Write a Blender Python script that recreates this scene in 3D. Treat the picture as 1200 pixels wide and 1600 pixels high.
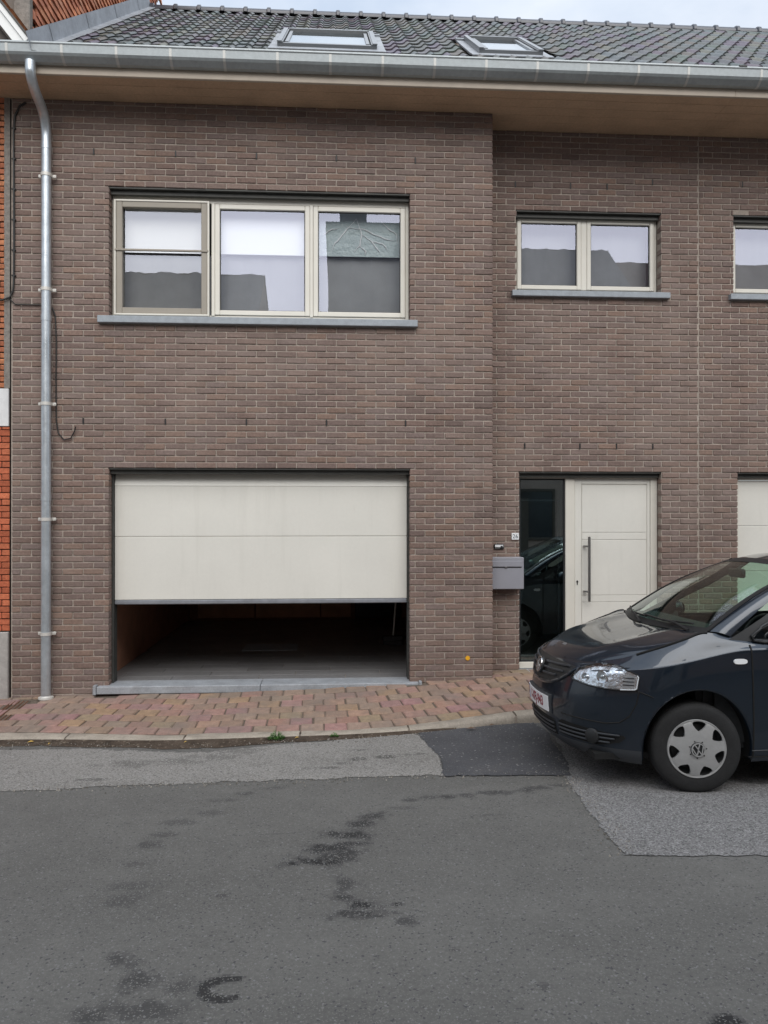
import bpy, bmesh, math, random
import numpy as np
from mathutils import Vector, Matrix
from mathutils.bvhtree import BVHTree

S = bpy.context.scene
C = S.collection
for o in list(bpy.data.objects):
    bpy.data.objects.remove(o)
RND = random.Random(26)

# ------------------------------------------------------------------ camera
CAM = Vector((2.27, -7.78, 1.71))
cam = bpy.data.objects.new("camera", bpy.data.cameras.new("camera"))
C.objects.link(cam)
cam.data.sensor_fit = 'HORIZONTAL'
cam.data.sensor_width = 36
cam.data.lens = 36 * 1201 / 1200
cam.data.clip_start = 0.05
cam.data.clip_end = 2000
cam.location = CAM
cam.rotation_euler = (math.pi / 2 + 0.0015, 0, -0.060)
S.camera = cam

# ------------------------------------------------------------------ sky, sun, exposure
SUN_EL, SUN_AZ = math.radians(41), math.radians(173)      # azimuth clockwise from +y
world = bpy.data.worlds.new("World")
S.world = world
world.use_nodes = True
wn, wl = world.node_tree.nodes, world.node_tree.links
wn.clear()
w_out = wn.new('ShaderNodeOutputWorld')
w_bg = wn.new('ShaderNodeBackground')
w_sky = wn.new('ShaderNodeTexSky')
w_sky.sky_type = 'NISHITA'
w_sky.sun_disc = False
w_sky.sun_elevation = SUN_EL
w_sky.sun_rotation = SUN_AZ
w_tc = wn.new('ShaderNodeTexCoord')
w_map = wn.new('ShaderNodeMapping')
w_map.inputs['Scale'].default_value = (1, 1, 2.2)
w_noise = wn.new('ShaderNodeTexNoise')
w_noise.inputs['Scale'].default_value = 2.6
w_noise.inputs['Detail'].default_value = 7
w_noise.inputs['Roughness'].default_value = 0.55
w_ramp = wn.new('ShaderNodeValToRGB')
w_ramp.color_ramp.elements[0].position = 0.36
w_ramp.color_ramp.elements[0].color = (0.58, 0.67, 0.80, 1)
w_ramp.color_ramp.elements[1].position = 0.64
w_ramp.color_ramp.elements[1].color = (0.90, 0.94, 1.0, 1)
w_sep = wn.new('ShaderNodeSeparateXYZ')
w_cie = wn.new('ShaderNodeMapRange')       # overcast sky: the zenith about three times the horizon
w_cie.inputs['From Min'].default_value = 0
w_cie.inputs['From Max'].default_value = 1
w_cie.inputs['To Min'].default_value = 2.4
w_cie.inputs['To Max'].default_value = 8.3
w_mul = wn.new('ShaderNodeVectorMath')
w_mul.operation = 'SCALE'
w_mix = wn.new('ShaderNodeMixRGB')
w_mix.inputs['Fac'].default_value = 0.86
wl.new(w_tc.outputs['Generated'], w_map.inputs['Vector'])
wl.new(w_map.outputs[0], w_noise.inputs['Vector'])
wl.new(w_noise.outputs['Fac'], w_ramp.inputs['Fac'])
wl.new(w_tc.outputs['Generated'], w_sep.inputs[0])
wl.new(w_sep.outputs['Z'], w_cie.inputs['Value'])
wl.new(w_ramp.outputs['Color'], w_mul.inputs[0])
wl.new(w_cie.outputs[0], w_mul.inputs['Scale'])
wl.new(w_sky.outputs[0], w_mix.inputs[1])
wl.new(w_mul.outputs[0], w_mix.inputs[2])
wl.new(w_mix.outputs[0], w_bg.inputs['Color'])
w_bg.inputs['Strength'].default_value = 0.10
wl.new(w_bg.outputs[0], w_out.inputs['Surface'])

sun = bpy.data.objects.new("sun", bpy.data.lights.new("sun", 'SUN'))
C.objects.link(sun)
sun.data.energy = 1.5
sun.data.angle = math.radians(64)
sun.data.color = (1.0, 0.96, 0.90)
sun.rotation_euler = (math.pi / 2 - SUN_EL, 0, -SUN_AZ + math.pi)
sd = Vector((math.sin(SUN_AZ) * math.cos(SUN_EL), math.cos(SUN_AZ) * math.cos(SUN_EL), math.sin(SUN_EL)))
sun.rotation_euler = sd.to_track_quat('Z', 'Y').to_euler()
sun.location = (0, -20, 30)

S.view_settings.view_transform = 'Standard'
S.view_settings.look = 'None'
S.view_settings.gamma = 1
S.view_settings.use_curve_mapping = False
S.view_settings.exposure = 1.08
S.cycles.max_bounces = 8
S.cycles.transparent_max_bounces = 16
S.cycles.use_denoising = True

# ------------------------------------------------------------------ helpers
class MB:
    """Collects faces and builds ONE mesh object."""
    def __init__(s):
        s.v, s.f, s.t, s.m = [], [], [], []
        s.tint = (1, 1, 1)
        s.mi = 0
    def add(s, vs, fs):
        n = len(s.v)
        s.v += [tuple(p) for p in vs]
        for f in fs:
            s.f.append([n + i for i in f]); s.t.append(s.tint); s.m.append(s.mi)
        return s
    def box(s, x0, x1, y0, y1, z0, z1):
        if x0 > x1: x0, x1 = x1, x0
        if y0 > y1: y0, y1 = y1, y0
        if z0 > z1: z0, z1 = z1, z0
        v = [(x, y, z) for z in (z0, z1) for y in (y0, y1) for x in (x0, x1)]
        return s.add(v, [(0, 2, 3, 1), (4, 5, 7, 6), (0, 1, 5, 4), (2, 6, 7, 3), (0, 4, 6, 2), (1, 3, 7, 5)])
    def cbox(s, x0, x1, y0, y1, z0, z1, c=0.004, jit=0.0, rnd=RND):
        """box with chamfered edges"""
        if x0 > x1: x0, x1 = x1, x0
        if y0 > y1: y0, y1 = y1, y0
        if z0 > z1: z0, z1 = z1, z0
        c = min(c, (x1 - x0) * .45, (y1 - y0) * .45, (z1 - z0) * .45)
        lo, hi = (x0, y0, z0), (x1, y1, z1)
        idx, vs = {}, []
        for sx in (0, 1):
            for sy in (0, 1):
                for sz in (0, 1):
                    sg = (sx, sy, sz)
                    base = [hi[i] if sg[i] else lo[i] for i in range(3)]
                    for a in range(3):
                        p = [base[i] if i == a else base[i] + (-c if sg[i] else c) for i in range(3)]
                        if jit: p = [q + rnd.uniform(-jit, jit) for q in p]
                        idx[(sg, a)] = len(vs); vs.append(p)
        fs = []
        for a in range(3):
            b, d = (a + 1) % 3, (a + 2) % 3
            for sa in (0, 1):
                loop = []
                for sb, sd_ in ((0, 0), (1, 0), (1, 1), (0, 1)):
                    g = [0, 0, 0]; g[a] = sa; g[b] = sb; g[d] = sd_
                    loop.append(idx[(tuple(g), a)])
                fs.append(loop if sa else loop[::-1])
            for sb in (0, 1):                       # edges parallel to axis a
                for sd_ in (0, 1):
                    g0 = [0, 0, 0]; g0[b] = sb; g0[d] = sd_; g1 = list(g0); g1[a] = 1
                    l = [idx[(tuple(g0), b)], idx[(tuple(g1), b)], idx[(tuple(g1), d)], idx[(tuple(g0), d)]]
                    fs.append(l if sb != sd_ else l[::-1])
        for sx in (0, 1):
            for sy in (0, 1):
                for sz in (0, 1):
                    l = [idx[((sx, sy, sz), a)] for a in range(3)]
                    fs.append(l if (sx + sy + sz) % 2 else l[::-1])
        return s.add(vs, fs)
    def tube(s, pts, r, n=10, caps=True):
        pts = [Vector(p) for p in pts]
        rr = r if isinstance(r, (list, tuple)) else [r] * len(pts)
        vs, fs = [], []
        t0 = (pts[1] - pts[0]).normalized()
        up = Vector((0, 0, 1)) if abs(t0.z) < .9 else Vector((1, 0, 0))
        nrm = t0.cross(up).normalized()
        for i, p in enumerate(pts):
            t = (pts[min(i + 1, len(pts) - 1)] - pts[max(i - 1, 0)]).normalized()
            nrm = (nrm - t * nrm.dot(t)).normalized()
            b = t.cross(nrm)
            for k in range(n):
                a = 2 * math.pi * k / n
                vs.append(p + (nrm * math.cos(a) + b * math.sin(a)) * rr[i])
        for i in range(len(pts) - 1):
            for k in range(n):
                k2 = (k + 1) % n
                fs.append((i * n + k, i * n + k2, (i + 1) * n + k2, (i + 1) * n + k))
        if caps:
            fs.append(tuple(range(n))[::-1]); fs.append(tuple((len(pts) - 1) * n + k for k in range(n)))
        return s.add(vs, fs)
    def prism(s, poly, axis, a, b):
        """polygon of 2-tuples extruded along axis from a to b ('x': poly is (y,z); 'y': (x,z); 'z': (x,y))"""
        def P(p, h):
            return {'x': (h, p[0], p[1]), 'y': (p[0], h, p[1]), 'z': (p[0], p[1], h)}[axis]
        n = len(poly)
        vs = [P(p, a) for p in poly] + [P(p, b) for p in poly]
        fs = [tuple(range(n))[::-1], tuple(range(n, 2 * n))]
        fs += [(i, (i + 1) % n, n + (i + 1) % n, n + i) for i in range(n)]
        return s.add(vs, fs)
    def grid(s, fn, nu, nv, closed=False):
        vs = [fn(i, j) for i in range(nu) for j in range(nv)]
        fs = []
        for i in range(nu if closed else nu - 1):
            i2 = (i + 1) % nu
            for j in range(nv - 1):
                fs.append((i * nv + j, i2 * nv + j, i2 * nv + j + 1, i * nv + j + 1))
        return s.add(vs, fs)
    def lathe(s, prof, n, fn):
        """prof: list of (r, h); fn(rcos, rsin, h) -> point"""
        return s.grid(lambda i, j: fn(prof[j][0] * math.cos(2 * math.pi * i / n), prof[j][0] * math.sin(2 * math.pi * i / n), prof[j][1]), n, len(prof), True)
    def mesh(s, name, mats, smooth=None, fix=True):
        me = bpy.data.meshes.new(name)
        me.from_pydata(s.v, [], s.f)
        at = me.attributes.new("tint", 'FLOAT_COLOR', 'FACE')
        at.data.foreach_set("color", np.array([(t[0], t[1], t[2], 1) for t in s.t], dtype=np.float32).ravel())
        if not isinstance(mats, (list, tuple)): mats = [mats]
        for m in mats: me.materials.append(m)
        me.polygons.foreach_set("material_index", s.m)
        if fix:
            bm = bmesh.new(); bm.from_mesh(me)
            bmesh.ops.recalc_face_normals(bm, faces=bm.faces)
            bm.to_mesh(me); bm.free()
        if smooth is not None:
            me.polygons.foreach_set("use_smooth", [True] * len(me.polygons))
            me.set_sharp_from_angle(angle=math.radians(smooth))
        me.update()
        return me
    def build(s, name, mats, parent=None, smooth=None, kind=None, loc=None, fix=True, label=None):
        o = bpy.data.objects.new(name, s.mesh(name, mats, smooth, fix))
        C.objects.link(o)
        if parent is not None: o.parent = parent
        if kind: o['kind'] = kind
        if loc is not None: o.location = loc
        if label: o['label'] = label
        return o

def tag(o, label, cat, group=None, kind=None):
    o['label'] = label; o['category'] = cat
    if group: o['group'] = group
    if kind: o['kind'] = kind
    return o

def thing(name, label, cat, loc=(0, 0, 0), rotz=0, group=None):
    o = bpy.data.objects.new(name, None); C.objects.link(o)
    o.location = loc; o.rotation_euler = (0, 0, rotz); o.empty_display_size = .1
    return tag(o, label, cat, group)

def empty(name, parent, loc=(0, 0, 0), rot=(0, 0, 0)):
    o = bpy.data.objects.new(name, None); C.objects.link(o)
    o.parent = parent; o.location = loc; o.rotation_euler = rot; o.empty_display_size = .1
    return o

def place(me, name, parent, loc, rot=(0, 0, 0)):
    o = bpy.data.objects.new(name, me); C.objects.link(o)
    o.parent = parent; o.location = loc; o.rotation_euler = rot
    return o

def lerp(a, b, t): return a + (b - a) * t
def smooth01(t):
    t = min(1, max(0, t)); return t * t * (3 - 2 * t)
def table(tb, x):
    """smooth interpolation through (x, value) pairs"""
    if x <= tb[0][0]: return tb[0][1]
    if x >= tb[-1][0]: return tb[-1][1]
    for i in range(len(tb) - 1):
        if tb[i][0] <= x <= tb[i + 1][0]:
            x0, y0 = tb[i]; x1, y1 = tb[i + 1]; h = x1 - x0
            d = (y1 - y0) / h
            def sl(a, b):
                return 0 if a * b <= 0 else 2 * a * b / (a + b)
            m0 = sl((y0 - tb[i - 1][1]) / (x0 - tb[i - 1][0]), d) if i > 0 else d
            m1 = sl(d, (tb[i + 2][1] - y1) / (tb[i + 2][0] - x1)) if i + 2 < len(tb) else d
            t = (x - x0) / h
            return ((2 * t**3 - 3 * t**2 + 1) * y0 + (t**3 - 2 * t**2 + t) * h * m0 + (-2 * t**3 + 3 * t**2) * y1 + (t**3 - t**2) * h * m1)

# value noise for baked stains and uneven edges
_NP = np.random.RandomState(7).rand(64, 64)
def vnoise(x, y):
    xi, yi = math.floor(x), math.floor(y); fx, fy = x - xi, y - yi
    fx = fx * fx * (3 - 2 * fx); fy = fy * fy * (3 - 2 * fy)
    g = lambda a, b: _NP[a % 64, b % 64]
    return lerp(lerp(g(xi, yi), g(xi + 1, yi), fx), lerp(g(xi, yi + 1), g(xi + 1, yi + 1), fx), fy)
def fbm(x, y, n=4):
    s, a, t = 0, .5, 0
    for k in range(n):
        s += a * vnoise(x + 17.3 * k, y + 9.1 * k); t += a; a *= .5; x *= 2.03; y *= 2.03
    return s / t

def text_mesh(name, txt, size, mat, parent, loc, rot, depth=0.001, sx=1.0, bold=0.0, align='CENTER'):
    cu = bpy.data.curves.new(name, 'FONT')
    cu.body = txt; cu.size = size; cu.extrude = depth; cu.offset = bold
    cu.align_x = align; cu.align_y = 'CENTER'
    tmp = bpy.data.objects.new(name + "_tmp", cu); C.objects.link(tmp)
    dg = bpy.context.evaluated_depsgraph_get()
    me = bpy.data.meshes.new_from_object(tmp.evaluated_get(dg))
    bpy.data.objects.remove(tmp)
    me.name = name
    me.transform(Matrix.Diagonal((sx, 1, 1, 1)))
    me.materials.clear(); me.materials.append(mat)
    return place(me, name, parent, loc, rot)

# ------------------------------------------------------------------ materials
def pmat(name, base, rough=.6, metal=0., var=None, bump=None, tint=False, coat=0., spec=.5, weather=None, coatrough=.03, speck=None, rvar=0.):
    m = bpy.data.materials.new(name); m.use_nodes = True
    nt = m.node_tree; n, l = nt.nodes, nt.links
    b = n['Principled BSDF']
    b.inputs['Roughness'].default_value = rough
    b.inputs['Metallic'].default_value = metal
    b.inputs['Specular IOR Level'].default_value = spec
    b.inputs['Coat Weight'].default_value = coat
    b.inputs['Coat Roughness'].default_value = coatrough
    geo = n.new('ShaderNodeNewGeometry')
    col = None
    rgb = n.new('ShaderNodeRGB'); rgb.outputs[0].default_value = (*base, 1)
    col = rgb.outputs[0]
    if tint:
        a = n.new('ShaderNodeAttribute'); a.attribute_name = 'tint'
        x = n.new('ShaderNodeMixRGB'); x.blend_type = 'MULTIPLY'; x.inputs['Fac'].default_value = 1
        l.new(col, x.inputs[1]); l.new(a.outputs['Color'], x.inputs[2]); col = x.outputs[0]
    def noise(scale, det=4, rg=.6):
        t = n.new('ShaderNodeTexNoise')
        if isinstance(scale, tuple):
            mp = n.new('ShaderNodeMapping'); mp.inputs['Scale'].default_value = scale
            t.inputs['Scale'].default_value = 1; t.inputs['Detail'].default_value = det; t.inputs['Roughness'].default_value = rg
            l.new(geo.outputs['Position'], mp.inputs['Vector']); l.new(mp.outputs[0], t.inputs['Vector']); return t
        t.inputs['Scale'].default_value = scale
        t.inputs['Detail'].default_value = det; t.inputs['Roughness'].default_value = rg
        l.new(geo.outputs['Position'], t.inputs['Vector']); return t
    if var:
        for sc, am in (var if isinstance(var[0], (tuple, list)) else [var]):
            t = noise(sc)
            r = n.new('ShaderNodeMapRange'); r.inputs['From Min'].default_value = .3; r.inputs['From Max'].default_value = .7
            r.inputs['To Min'].default_value = 1 - am; r.inputs['To Max'].default_value = 1 + am
            l.new(t.outputs['Fac'], r.inputs['Value'])
            x = n.new('ShaderNodeVectorMath'); x.operation = 'SCALE'
            l.new(col, x.inputs[0]); l.new(r.outputs[0], x.inputs['Scale']); col = x.outputs[0]
    if weather:                                   # (colour, scale, from, to, strength)
        for wc, sc, f0, f1, st in (weather if isinstance(weather, list) else [weather]):
            t = noise(sc, 6)
            r = n.new('ShaderNodeMapRange'); r.inputs['From Min'].default_value = f0; r.inputs['From Max'].default_value = f1
            r.inputs['To Max'].default_value = st
            l.new(t.outputs['Fac'], r.inputs['Value'])
            x = n.new('ShaderNodeMixRGB'); x.inputs[2].default_value = (*wc, 1)
            l.new(r.outputs[0], x.inputs['Fac']); l.new(col, x.inputs[1]); col = x.outputs[0]
    if speck:                                     # (colour, scale, threshold)
        for wc, sc, th in speck:
            t = n.new('ShaderNodeTexVoronoi'); t.inputs['Scale'].default_value = sc
            l.new(geo.outputs['Position'], t.inputs['Vector'])
            sp = n.new('ShaderNodeSeparateXYZ'); l.new(t.outputs['Color'], sp.inputs[0])
            r = n.new('ShaderNodeMath'); r.operation = 'GREATER_THAN'; r.inputs[1].default_value = th
            l.new(sp.outputs[0], r.inputs[0])
            x = n.new('ShaderNodeMixRGB'); x.inputs[2].default_value = (*wc, 1)
            l.new(r.outputs[0], x.inputs['Fac']); l.new(col, x.inputs[1]); col = x.outputs[0]
    l.new(col, b.inputs['Base Color'])
    if rvar:
        t = noise(3.0)
        r = n.new('ShaderNodeMapRange'); r.inputs['From Min'].default_value = .3; r.inputs['From Max'].default_value = .7
        r.inputs['To Min'].default_value = max(0, rough - rvar); r.inputs['To Max'].default_value = min(1, rough + rvar)
        l.new(t.outputs['Fac'], r.inputs['Value']); l.new(r.outputs[0], b.inputs['Roughness'])
    if bump:
        prev = None
        for sc, st, di in (bump if isinstance(bump[0], (tuple, list)) else [bump]):
            t = noise(sc, 5)
            bp = n.new('ShaderNodeBump'); bp.inputs['Strength'].default_value = st; bp.inputs['Distance'].default_value = di
            l.new(t.outputs['Fac'], bp.inputs['Height'])
            if prev: l.new(prev, bp.inputs['Normal'])
            prev = bp.outputs[0]
        l.new(prev, b.inputs['Normal'])
        if coat: l.new(prev, b.inputs['Coat Normal'])
    return m

def glass_mat(name, trans, gloss, f0, rough=0.0, wave=None):
    """thin pane: a clear layer plus a mirror layer that grows towards grazing angles"""
    m = bpy.data.materials.new(name); m.use_nodes = True
    n, l = m.node_tree.nodes, m.node_tree.links
    n.clear()
    o = n.new('ShaderNodeOutputMaterial'); mx = n.new('ShaderNodeMixShader')
    t = n.new('ShaderNodeBsdfTransparent'); t.inputs[0].default_value = (*trans, 1)
    g = n.new('ShaderNodeBsdfGlossy'); g.inputs[0].default_value = (*gloss, 1); g.inputs['Roughness'].default_value = rough
    lw = n.new('ShaderNodeLayerWeight'); lw.inputs['Blend'].default_value = .35
    r = n.new('ShaderNodeMapRange'); r.inputs['To Min'].default_value = f0; r.inputs['To Max'].default_value = 1
    pw = n.new('ShaderNodeMath'); pw.operation = 'POWER'; pw.inputs[1].default_value = 2.5
    l.new(lw.outputs['Facing'], pw.inputs[0]); l.new(pw.outputs[0], r.inputs['Value'])
    l.new(r.outputs[0], mx.inputs[0]); l.new(t.outputs[0], mx.inputs[1]); l.new(g.outputs[0], mx.inputs[2])
    l.new(mx.outputs[0], o.inputs[0])
    if wave:
        geo = n.new('ShaderNodeNewGeometry'); tx = n.new('ShaderNodeTexNoise'); tx.inputs['Scale'].default_value = wave[0]; tx.inputs['Detail'].default_value = 1
        l.new(geo.outputs['Position'], tx.inputs['Vector'])
        bp = n.new('ShaderNodeBump'); bp.inputs['Strength'].default_value = wave[1]; bp.inputs['Distance'].default_value = .02
        l.new(tx.outputs['Fac'], bp.inputs['Height']); l.new(bp.outputs[0], g.inputs['Normal'])
    return m

M = {}
M['brick'] = pmat('brown_brick', (1, 1, 1), .88, tint=True, var=[(38, .16), (140, .14)], bump=[(55, .5, .004), (220, .4, .002)],
                  weather=[((.275, .215, .185), .8, .46, .70, .5), ((.105, .078, .068), (5, 5, .5), .56, .76, .45), ((.36, .32, .29), (9, 9, 14), .66, .78, .5), ((.50, .48, .46), 30, .76, .80, .5)], spec=.25)
M['mortar'] = pmat('mortar', (.35, .30, .258), .95, var=[(30, .2), (2, .15)], bump=(120, .6, .004), weather=((.45, .41, .38), 7, .58, .75, .5), spec=.15)
M['redbrick'] = pmat('orange_brick', (1, 1, 1), .85, tint=True, var=[(30, .2), (120, .15)], bump=(70, .5, .004), spec=.25)
M['greymortar'] = pmat('grey_mortar', (.22, .20, .18), .95, var=(25, .25), bump=(60, .7, .008), spec=.15)
M['darkgap'] = pmat('dark_joint', (.05, .04, .035), .95, spec=.1)
M['render'] = pmat('white_render', (.66, .66, .66), .9, var=(9, .1), bump=(40, .4, .004))
M['plinth'] = pmat('grey_plinth', (.36, .34, .32), .9, var=[(7, .14), (50, .1)], bump=(60, .4, .004))
M['cream'] = pmat('cream_paint', (.68, .655, .585), .38, var=(4, .03), bump=(300, .05, .001), rvar=.08)
M['doorcream'] = pmat('cream_door_paint', (.685, .67, .615), .45, weather=[((.60, .585, .53), (9, 9, .7), .54, .74, .5), ((.50, .47, .41), (40, 40, 3), .70, .82, .35)], var=[(1.5, .03), (30, .015)], bump=(260, .12, .001), rvar=.08)
M['taupe'] = pmat('taupe_screen_frame', (.30, .27, .225), .5, var=(6, .05))
M['sill'] = pmat('blue_stone', (.30, .33, .36), .6, var=[(14, .12), (90, .1)], bump=(90, .3, .002))
M['threshold'] = pmat('blue_stone_worn', (.30, .315, .335), .65, var=[(6, .18), (60, .14)], bump=(80, .4, .003), weather=((.16, .15, .14), 5, .55, .8, .5))
M['lintel'] = pmat('dark_lintel_steel', (.05, .05, .045), .55, var=(10, .2))
M['zinc'] = pmat('zinc', (.33, .36, .37), .5, .25, var=[(3, .10), (25, .08)], rvar=.12, bump=(3, .15, .01))
M['zincdark'] = pmat('lead_sheet', (.30, .32, .345), .55, .2, var=[(5, .16), (30, .1)], bump=(12, .4, .01))
M['galv'] = pmat('galvanised_pipe', (.52, .56, .59), .36, .7, var=[(5, .10), (22, .10)], rvar=.12)
M['bracket'] = pmat('pale_clamp', (.62, .60, .56), .5, .3)
M['soffit'] = pmat('soffit_wood', (.54, .375, .245), .6, var=[(3, .12), (40, .1)], bump=(90, .2, .002))
M['fascia'] = pmat('fascia_beige', (.50, .43, .35), .55, var=(5, .08))
M['tile'] = pmat('roof_tile', (1, 1, 1), .52, tint=True, var=[(16, .2), (90, .15)], bump=(70, .35, .003), weather=[((.17, .17, .172), 1.6, .55, .8, .3), ((.14, .145, .12), 9, .68, .8, .4)], spec=.5)
M['ridge'] = pmat('ridge_tile_dark', (.045, .05, .065), .3, var=(10, .15), spec=.6)
M['orangetile'] = pmat('orange_clay', (1, 1, 1), .8, tint=True, var=[(14, .25), (70, .2)], bump=(60, .5, .006))
M['whitepaint'] = pmat('white_board_paint', (.72, .73, .72), .45, var=(6, .05))
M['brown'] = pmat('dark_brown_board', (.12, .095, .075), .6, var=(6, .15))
M['alu'] = pmat('grey_window_alu', (.20, .21, .22), .35, .4)
M['alulight'] = pmat('light_window_alu', (.27, .285, .30), .35, .5)
M['steel'] = pmat('brushed_steel', (.33, .32, .31), .3, .9, var=(20, .1))
M['black'] = pmat('black_plastic', (.014, .014, .015), .5)
M['rubber'] = pmat('grey_rubber', (.20, .21, .23), .7, var=(8, .2))
M['mailgrey'] = pmat('grey_powder_coat', (.30, .30, .335), .42, .1, var=(4, .04), bump=(500, .1, .0005))
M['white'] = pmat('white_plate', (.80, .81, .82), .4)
M['ink'] = pmat('dark_ink', (.05, .07, .10), .5)
M['red'] = pmat('plate_red', (.25, .012, .03), .5)
M['blue'] = pmat('plate_blue', (.03, .04, .22), .4)
M['yellow'] = pmat('yellow_sticker', (.80, .40, .02), .45)
M['cable'] = pmat('black_cable', (.018, .017, .016), .5)
M['floorgarage'] = pmat('garage_tile', (.19, .185, .185), .42, tint=True, var=[(2, .12), (25, .12)], bump=(60, .2, .002))
M['garagewall'] = pmat('garage_wall_red', (.34, .16, .095), .9, var=(5, .15))
M['garagepanel'] = pmat('garage_back_panel', (.60, .36, .22), .7, var=(4, .15))
M['roomwall'] = pmat('room_wall', (.70, .69, .67), .9)
M['ceiling'] = pmat('room_ceiling', (.8, .8, .8), .9)
M['blind'] = pmat('white_blind', (.88, .90, .90), .7)
M['lift_sheet'] = pmat('pane_lift_sheet', (.26, .265, .27), .9, var=(3, .1))  # even grey of the sheet added behind the upper panes
M['strap'] = pmat('gutter_strap_zinc', (.48, .48, .46), .5, .3)
M['film'] = pmat('crinkled_film', (.38, .46, .47), .22, bump=[(16, .5, .03), (55, .4, .012)], spec=.6)
M['paver'] = pmat('paver', (1.04, .99, .96), .9, tint=True, var=[(18, .16), (110, .16)], bump=[(60, .5, .004), (240, .4, .002)],
                  weather=[((.185, .155, .135), 2.6, .44, .66, .65), ((.33, .29, .265), 17, .64, .78, .5), ((.11, .09, .075), 11, .66, .8, .5)], spec=.25)
M['sand'] = pmat('joint_sand', (.13, .105, .085), .98, var=(40, .3), bump=(150, .6, .004), spec=.1)
M['kerb'] = pmat('kerb_concrete', (.34, .30, .25), .92, var=[(6, .15), (60, .15), (200, .12)], bump=[(40, .5, .006), (200, .4, .002)],
                 weather=((.15, .13, .11), 4.5, .52, .78, .6), spec=.2)
M['dirt'] = pmat('gutter_dirt', (.075, .058, .045), .97, var=[(9, .35), (80, .3)], bump=(70, .8, .012), spec=.1, speck=[((.16, .13, .10), 60, .95)])
M['rust'] = pmat('rusty_iron', (.13, .065, .04), .85, .3, var=[(20, .35), (80, .25)], bump=(90, .5, .004))
M['weed'] = pmat('weed_leaf', (.07, .17, .035), .6, tint=True)
M['leafyellow'] = pmat('fallen_leaf', (.55, .36, .08), .7)
M['leafbrown'] = pmat('brown_leaf', (.13, .08, .05), .8)
M['terrain'] = pmat('terrain', (.09, .09, .085), .95, var=(.2, .2))
M['pane'] = glass_mat('window_glass', (.90, .91, .91), (.76, .80, 1.0), .125)
M['panewavy'] = glass_mat('window_glass_wavy', (.80, .80, .78), (.77, .81, .95), .125, wave=(5, .02))
M['panedoor'] = glass_mat('tinted_door_glass', (.55, .68, .70), (.74, .95, 1.0), .27)
M['carglass'] = glass_mat('car_glass_green', (.66, .83, .74), (.95, 1, 1), .05)
M['cardark'] = glass_mat('car_glass_dark', (.16, .18, .19), (.9, .95, 1), .06)
M['lens'] = glass_mat('headlight_lens', (.93, .95, .96), (1, 1, 1), .05)
M['skylight'] = glass_mat('skylight_glass', (.5, .55, .55), (.95, .98, 1.0), .45)
# ------------------------------------------------------------------ ground heights
def zwall(x):
    if x < 4.4: return -.107 + .0268 * (x + .9)
    return .035 + .012 * (x - 4.4)
def zroad(x, y):
    c = -1.15 - y
    camber = .025 * (c if c < 3.4 else 6.8 - c)
    camber = max(camber, -.09)
    return -.19 + .012 * (max(-12, min(14, x)) - 2) + camber
def zkerb(x):
    if x < 5: return -.165 + .085 * smooth01((x - 2.3) / 2.0) + .006 * min(0, x - 2)
    return -.08 + .012 * (x - 5)
YK = [(-14, -1.08), (-3, -1.08), (-.6, -1.10), (1, -1.29), (2.3, -1.27), (3.2, -1.15), (4.0, -.985), (5, -.93), (14, -.93)]
def ykerb(x): return table(YK, x)
KW = .15
def zpave(x, y):
    y0 = ykerb(x) + KW
    t = min(1, max(0, (y - y0) / (0 - y0)))
    return lerp(zkerb(x), zwall(x), t)

# road: fine sheet in view, with the stains stored per face, and a wide base sheet beyond
SPOTS = [  # x, y, rx, ry, strength : oil and damp stains
    (2.51, -3.10, .10, .07, .8), (2.42, -3.22, .12, .07, .9), (2.33, -3.38, .14, .09, 1.0), (2.22, -3.55, .13, .09, 1.0), (2.14, -3.72, .15, .06, 1.1),
    (2.24, -3.66, .17, .12, .9), (2.32, -3.50, .10, .05, .9), (2.05, -3.74, .04, .02, 1.1), (2.30, -3.98, .07, .10, .7), (2.42, -4.22, .13, .07, 1.35), (2.38, -4.28, .15, .05, .9), (2.55, -4.22, .04, .03, 1.1), (2.58, -4.38, .05, .04, .7), (2.30, -4.13, .05, .03, .8),
    (2.66, -2.98, .1, .03, .4), (2.73, -2.84, .06, .035, .7), (2.86, -2.82, .06, .04, .6), (2.99, -2.81, .07, .045, .8), (3.12, -2.79, .07, .04, .7), (3.25, -2.77, .09, .05, .8), (3.38, -2.77, .07, .04, .6), (3.51, -2.74, .09, .05, .8), (3.62, -2.70, .08, .05, .7), (3.75, -2.66, .07, .04, .6),
    (1.80, -2.52, .09, .04, .5), (1.66, -2.62, .08, .05, .6), (1.58, -2.74, .12, .04, .45), (1.47, -2.93, .12, .07, .45), (1.30, -3.08, .10, .05, .5), (1.40, -3.10, .07, .04, .5), (1.28, -3.28, .10, .04, .5), (1.22, -3.42, .11, .06, .6), (1.20, -3.66, .10, .05, .4), (1.22, -3.92, .09, .05, .4), (1.25, -4.05, .1, .06, .4), (1.72, -4.06, .04, .03, .6),
    (1.40, -4.60, .07, .08, .7), (1.50, -4.72, .10, .08, .7), (1.66, -4.78, .09, .06, .5), (1.55, -4.90, .2, .06, .6), (1.38, -4.92, .08, .05, .7), (2.75, -4.62, .03, .02, .6), (3.06, -4.88, .03, .03, .5),
    (3.66, -5.13, .07, .05, 1.3), (3.2, -3.15, .2, .015, .35), (1.9, -3.32, .3, .012, .3),
]
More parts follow.
